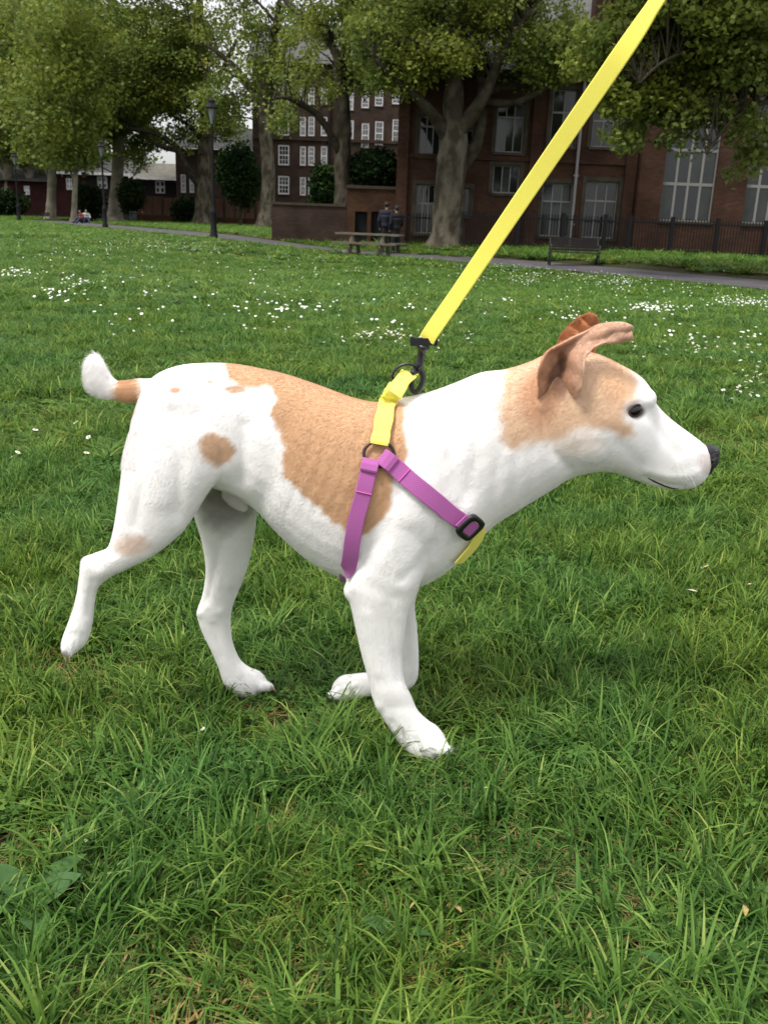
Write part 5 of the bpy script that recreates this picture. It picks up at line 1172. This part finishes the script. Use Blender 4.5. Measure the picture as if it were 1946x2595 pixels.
def scatter(name, pos, rot, sx, sz, coll, label):
    me = bpy.data.meshes.new(name); n = len(pos); me.vertices.add(n); me.vertices.foreach_set('co', np.asarray(pos, np.float32).ravel())
    a = me.attributes.new('rot', 'FLOAT', 'POINT'); a.data.foreach_set('value', np.asarray(rot, np.float32))
    a = me.attributes.new('sxy', 'FLOAT', 'POINT'); a.data.foreach_set('value', np.asarray(sx, np.float32)); a = me.attributes.new('szz', 'FLOAT', 'POINT'); a.data.foreach_set('value', np.asarray(sz, np.float32))
    o = bpy.data.objects.new(name, me); COL.objects.link(o)
    ng = bpy.data.node_groups.new(name+'_nodes', 'GeometryNodeTree'); ng.interface.new_socket('Geometry', in_out='INPUT', socket_type='NodeSocketGeometry'); ng.interface.new_socket('Geometry', in_out='OUTPUT', socket_type='NodeSocketGeometry')
    gi = ng.nodes.new('NodeGroupInput'); go = ng.nodes.new('NodeGroupOutput'); ip = ng.nodes.new('GeometryNodeInstanceOnPoints'); ci = ng.nodes.new('GeometryNodeCollectionInfo')
    ci.inputs['Collection'].default_value = coll; ci.inputs['Separate Children'].default_value = True; ci.inputs['Reset Children'].default_value = True
    ip.inputs['Pick Instance'].default_value = True
    def na(nm):
        q = ng.nodes.new('GeometryNodeInputNamedAttribute'); q.data_type = 'FLOAT'; q.inputs['Name'].default_value = nm; return q.outputs['Attribute']
    cr_ = ng.nodes.new('ShaderNodeCombineXYZ'); ng.links.new(na('rot'), cr_.inputs[2]); cs = ng.nodes.new('ShaderNodeCombineXYZ'); sxy = na('sxy'); ng.links.new(sxy, cs.inputs[0]); ng.links.new(sxy, cs.inputs[1]); ng.links.new(na('szz'), cs.inputs[2])
    ri = ng.nodes.new('FunctionNodeRandomValue'); ri.data_type = 'INT'; ri.inputs[4].default_value = 0; ri.inputs[5].default_value = 50
    ng.links.new(gi.outputs[0], ip.inputs['Points']); ng.links.new(ci.outputs[0], ip.inputs['Instance']); ng.links.new(cr_.outputs[0], ip.inputs['Rotation']); ng.links.new(cs.outputs[0], ip.inputs['Scale'])
    ng.links.new(ri.outputs[2], ip.inputs['Instance Index']); ng.links.new(ip.outputs[0], go.inputs[0])
    md = o.modifiers.new('scatter', 'NODES'); md.node_group = ng
    tag(o, label, 'grass', kind='stuff'); return o
SOIL = [(G(210, 1715), .10), (G(120, 1745), .07), (G(640, 1800), .10), (G(700, 2085), .085), (G(520, 2580), .10), (G(1240, 2120), .06), (G(1010, 2010), .06), (G(1480, 2560), .06)]
for k_ in range(44):
    SOIL.append((G(random.uniform(0, 1946), random.uniform(1750, 2595)), random.uniform(.018, .045)))
def zone(y0, y1, sp, half=.50, pad=.35):
    X_, Y_ = [], []; ys_ = np.arange(y0, y1, sp)
    for y in ys_:
        w = y*half+pad; x_ = np.arange(-w, w, sp); X_.append(x_+rng.uniform(-.5, .5, len(x_))*sp); Y_.append(y+rng.uniform(-.5, .5, len(x_))*sp)
    return np.concatenate(X_), np.concatenate(Y_)
def lay(name, y0, y1, sp, sc, szc, label, half=.50, pad=.35):
    x, y = zone(y0, y1, sp, half, pad); n = len(x); keep = ~on_path(x, y, .12*sc) & (u_path(x, y) < 40)
    soil = np.zeros(n, bool)
    for (g, r_) in SOIL:
        e = rng.normal(0, .2, n); soil |= np.hypot(x-g[0], (y-g[1])*1.0) < r_*(1+e)
    z = gz(x, y); tall = np.where(u_path(x, y) > 2.8, 1.5, 1.0)
    hv = 1+.28*np.sin(x*5.1+np.sin(y*3.7)*1.5)*np.cos(y*4.3+x*1.3)+.12*rng.normal(0, 1, n)
    a = keep & ~soil; P_ = np.stack([x, y, z], -1)
    scatter(name, P_[a], rng.uniform(0, 6.28, a.sum()), sc*rng.uniform(.9, 1.2, a.sum()), (szc*hv*tall)[a].clip(.35), near_c, label)
    if name == 'near_grass':
        a = keep & soil; scatter('thin_grass', P_[a], rng.uniform(0, 6.28, a.sum()), rng.uniform(.8, 1.2, a.sum()), rng.uniform(.7, 1.1, a.sum()), soil_c, 'sparse dry grass over bare muddy spots in the foreground')
lay('near_grass', .45, 3.0, .068, 1.0, 1.0, 'long tangled green grass blades in the foreground around the dog')
lay('middle_grass', 3.0, 8.5, .125, 1.5, 1.0, 'green lawn grass in the middle distance behind the dog')
lay('far_grass', 8.5, 24, .30, 2.9, 1.25, 'distant lawn grass up to the path')
lay('verge_grass', 24, 95, .85, 7.0, 2.0, 'rough grass verge below the trees beyond the path', .46, 2)

# ================================================================== DAISIES, LEAVES
M['petal'] = mat('daisy_petals', (.70, .70, .66), .7, .2); M['yolk'] = mat('daisy_centre', (.65, .42, .03), .8, .1); M['stem'] = mat('daisy_stem', (.06, .12, .03), .6)
def petals_mb(r_=.011, n=12):
    mb = MB()
    for k in range(n):
        a = 2*math.pi*k/n; c, s = math.cos(a), math.sin(a); w = r_*.24; b = len(mb.v)
        for (d, o_, z) in ((.2, 0, 0), (.65, w, .0012), (1, w*.5, .0006), (1, -w*.5, .0006), (.65, -w, .0012)): mb.v.append((c*d*r_-s*o_, s*d*r_+c*o_, z))
        mb.f.append(tuple(range(b, b+5)))
    return mb
def mdata(name, mb, m_):
    me = bpy.data.meshes.new(name); me.from_pydata(mb.v, [], mb.f); me.materials.append(m_); return me
d_pet = mdata('petals', petals_mb(), M['petal']); d_cen = mdata('centre', MB().ell((0, 0, .001), (.0034, .0034, .002), 8, 5), M['yolk']); d_st = mdata('stem', MB().tube([(0, 0, 0), (.003, 0, -.025), (0, 0, -.05)], .0008, 4), M['stem'])
q = petals_mb(.013, 8); nv0 = len(q.v); q.ell((0, 0, .001), (.004, .004, .002), 6, 4); d_one = bpy.data.meshes.new('daisy'); d_one.from_pydata(q.v, [], q.f); d_one.materials.append(M['petal']); d_one.materials.append(M['yolk'])
for i, p in enumerate(d_one.polygons): p.material_index = 0 if i < 8 else 1
reg = [(30, 708, 50, 9, 40), (205, 735, 40, 16, 22), (130, 768, 26, 8, 16), (470, 634, 110, 10, 70), (730, 805, 90, 14, 30), (960, 866, 70, 20, 80), (1060, 896, 40, 10, 20), (1175, 865, 35, 12, 12), (1330, 722, 45, 6, 30), (1555, 722, 60, 6, 60), (1655, 798, 50, 9, 60), (1890, 779, 75, 10, 110),
       (1780, 890, 110, 26, 70), (1910, 965, 45, 35, 28), (1300, 682, 140, 7, 90), (1500, 705, 180, 9, 110), (680, 850, 70, 14, 18), (330, 850, 80, 20, 10), (1690, 745, 160, 14, 50), (850, 660, 200, 10, 40), (1090, 700, 200, 15, 40), (1480, 830, 60, 20, 12), (250, 650, 200, 14, 40), (1880, 1010, 50, 25, 12), (1450, 830, 40, 14, 8), (700, 690, 400, 30, 60), (300, 620, 250, 10, 70), (900, 640, 120, 6, 40), (973, 760, 700, 60, 110), (600, 600, 400, 12, 90)]
pos = []
for (cx, cy, rx, ry, n) in reg:
    for _ in range(int(n*1.25)):
        g = G(cx+rng.normal()*rx*.75, cy+rng.normal()*ry*.75)
        if g[1] < 60 and not on_path(g[0], g[1], .1): pos.append((g, cx, cy))
solo = [((76, 1128), 'small white daisy among grass left of the tail, upper of a pair'), ((84, 1152), 'white daisy just below its neighbour left of the tail'), ((180, 1112), 'white daisy nearest the hind quarters under the tail'), ((212, 1150), 'white daisy above two others beside the thigh'),
        ((206, 1186), 'pale daisy beside the thigh, lowest of its three'), ((30, 1190), 'white daisy at the left edge of the lawn'), ((14, 1200), 'half hidden daisy touching the left edge'), ((1917, 1545), 'single white daisy at the right edge below the nose'), ((1768, 1575), 'tiny white daisy in grass right of the front legs'),
        ((508, 1905), 'pale daisy bud in the grass in front of the hind paw'), ((1232, 2060), 'faded white daisy right of the planted paw'), ((205, 2205), 'small pale daisy in the lower left grass'), ((1800, 1500), 'small daisy above the tiny one at right')]
def daisy(g, sc, label, group, h=.05, parts=True):
    if parts:
        o = empty('daisy', (g[0], g[1], g[2]+h)); 
        for nm, md in (('petals', d_pet), ('centre', d_cen), ('stem', d_st)):
            c_ = bpy.data.objects.new(nm, md); COL.objects.link(c_); c_.parent = o
    else: o = bpy.data.objects.new('daisy', d_one); COL.objects.link(o); o.location = (g[0], g[1], g[2]+h)
    o.rotation_euler = (random.uniform(-.1, .8), random.uniform(-.5, .5), random.uniform(0, 6)); o.scale = (sc,)*3; tag(o, label, 'flower', group); return o
for (px, lab) in solo: lo_ = px[1] > 1700; daisy(G(*px)+np.array([0, .02 if lo_ else .06, 0]), .38 if lo_ else random.uniform(.8, 1.1), lab, 'daisies in the lawn', .028 if lo_ else random.uniform(.035, .05))
pos.sort(key=lambda g: g[0][1])
def where(cx, cy):
    if cy > 920: return 'small white daisy scattered low on the lawn beside the nose of the dog'
    if cx > 1700: return 'small white daisy in the thick drift at the right edge behind the head'
    if cx > 1250: return 'small white daisy in the drift above the ears of the dog'
    if cx > 1000: return 'small white daisy in the drift right of the lead clip'
    if cx > 850: return 'small white daisy in the drift just left of the lead clip'
    if cx > 450: return 'small white daisy in the scattered drift above the back of the dog'
    return 'small white daisy in the sparse drift above the tail'
for g, cx, cy in pos[:280]: daisy(g, random.uniform(.45, .85), where(cx, cy), 'daisies in the lawn', random.uniform(.045, .075), False)
rest = pos[280:]; vv, ff = [], []
for g, _, _ in rest:
    b = len(vv); rr = random.uniform(.007, .014); tlt = random.uniform(.1, .6); h = random.uniform(.06, .11)
    for k in range(6): a = k*math.pi/3; vv.append((g[0]+rr*math.cos(a), g[1]+rr*math.sin(a), g[2]+h-math.sin(a)*-rr*tlt))
    ff.append(tuple(range(b, b+6)))
o = mesh_obj('daisy_drift', vv, ff, M['petal']); tag(o, 'distant drifts of tiny white daisies near the path', 'flowers', kind='stuff')
# broad weed leaves and fallen leaves close to the camera
M['weed'] = mat('broad_leaf', (.030, .075, .018), .6, .2, col2=(.05, .11, .028), scale=30); M['dry'] = mat('dry_leaf', (.30, .19, .06), .8, .1, col2=(.36, .28, .12), scale=60)
def leaf_mesh(name, L_, W_, m_, curl=.3):
    v, f = [], []; n = 8
    for i in range(n+1):
        t = i/n; w = W_/2*math.sin(math.pi*min(1, t*.96+.04))**.8; z = curl*L_*t*(1-t)*1.4
        v += [(L_*t, -w, z+w*.25), (L_*t, 0, z), (L_*t, w, z+w*.25)]
    for i in range(n):
        a = i*3; f += [(a, a+3, a+4, a+1), (a+1, a+4, a+5, a+2)]
    me = bpy.data.meshes.new(name); me.from_pydata(v, [], f); me.materials.append(m_); me.shade_smooth(); return me
lw = leaf_mesh('leaf', .10, .045, M['weed'])
for (px, py, n, sc, lab) in ((70, 2330, 5, .85, 'broad leaved dock weed in the lower left corner'), (1870, 2290, 2, .5, 'broad green weed at the lower right edge'), (1010, 2385, 2, .5, 'plantain weed with flat leaves in the bottom centre grass'), (1715, 2500, 2, .45, 'small broad leaved weed in the bottom right grass')):
    g = G(px, py); o = empty('weed', g+np.array([0, 0, .006])); tag(o, lab, 'plant', 'broad leaved weeds')
    for k in range(n):
        c_ = bpy.data.objects.new('leaf', lw); COL.objects.link(c_); c_.parent = o; c_.rotation_euler = (random.uniform(-.3, .3), random.uniform(-.6, -.2), k*2*math.pi/n+random.uniform(-.4, .4)); c_.scale = (sc*random.uniform(.8, 1.1),)*3
ld = leaf_mesh('fallen_leaf', .045, .013, M['dry'], .15)
for (px, py, sc, lab) in ((1165, 2370, 1.1, 'yellow dry grass leaf lying right of bottom centre'), (1880, 2345, .9, 'straw coloured leaf by the weed at lower right'), (1035, 2360, .5, 'small orange leaf scrap beside the plantain')):
    g = G(px, py); o = bpy.data.objects.new('fallen_leaf', ld); COL.objects.link(o); o.location = (g[0], g[1], g[2]+.032); sc *= .62; o.rotation_euler = (random.uniform(-.5, .5), random.uniform(-.4, .3), random.uniform(0, 6)); o.scale = (sc,)*3; tag(o, lab, 'leaf', 'dry fallen leaves')
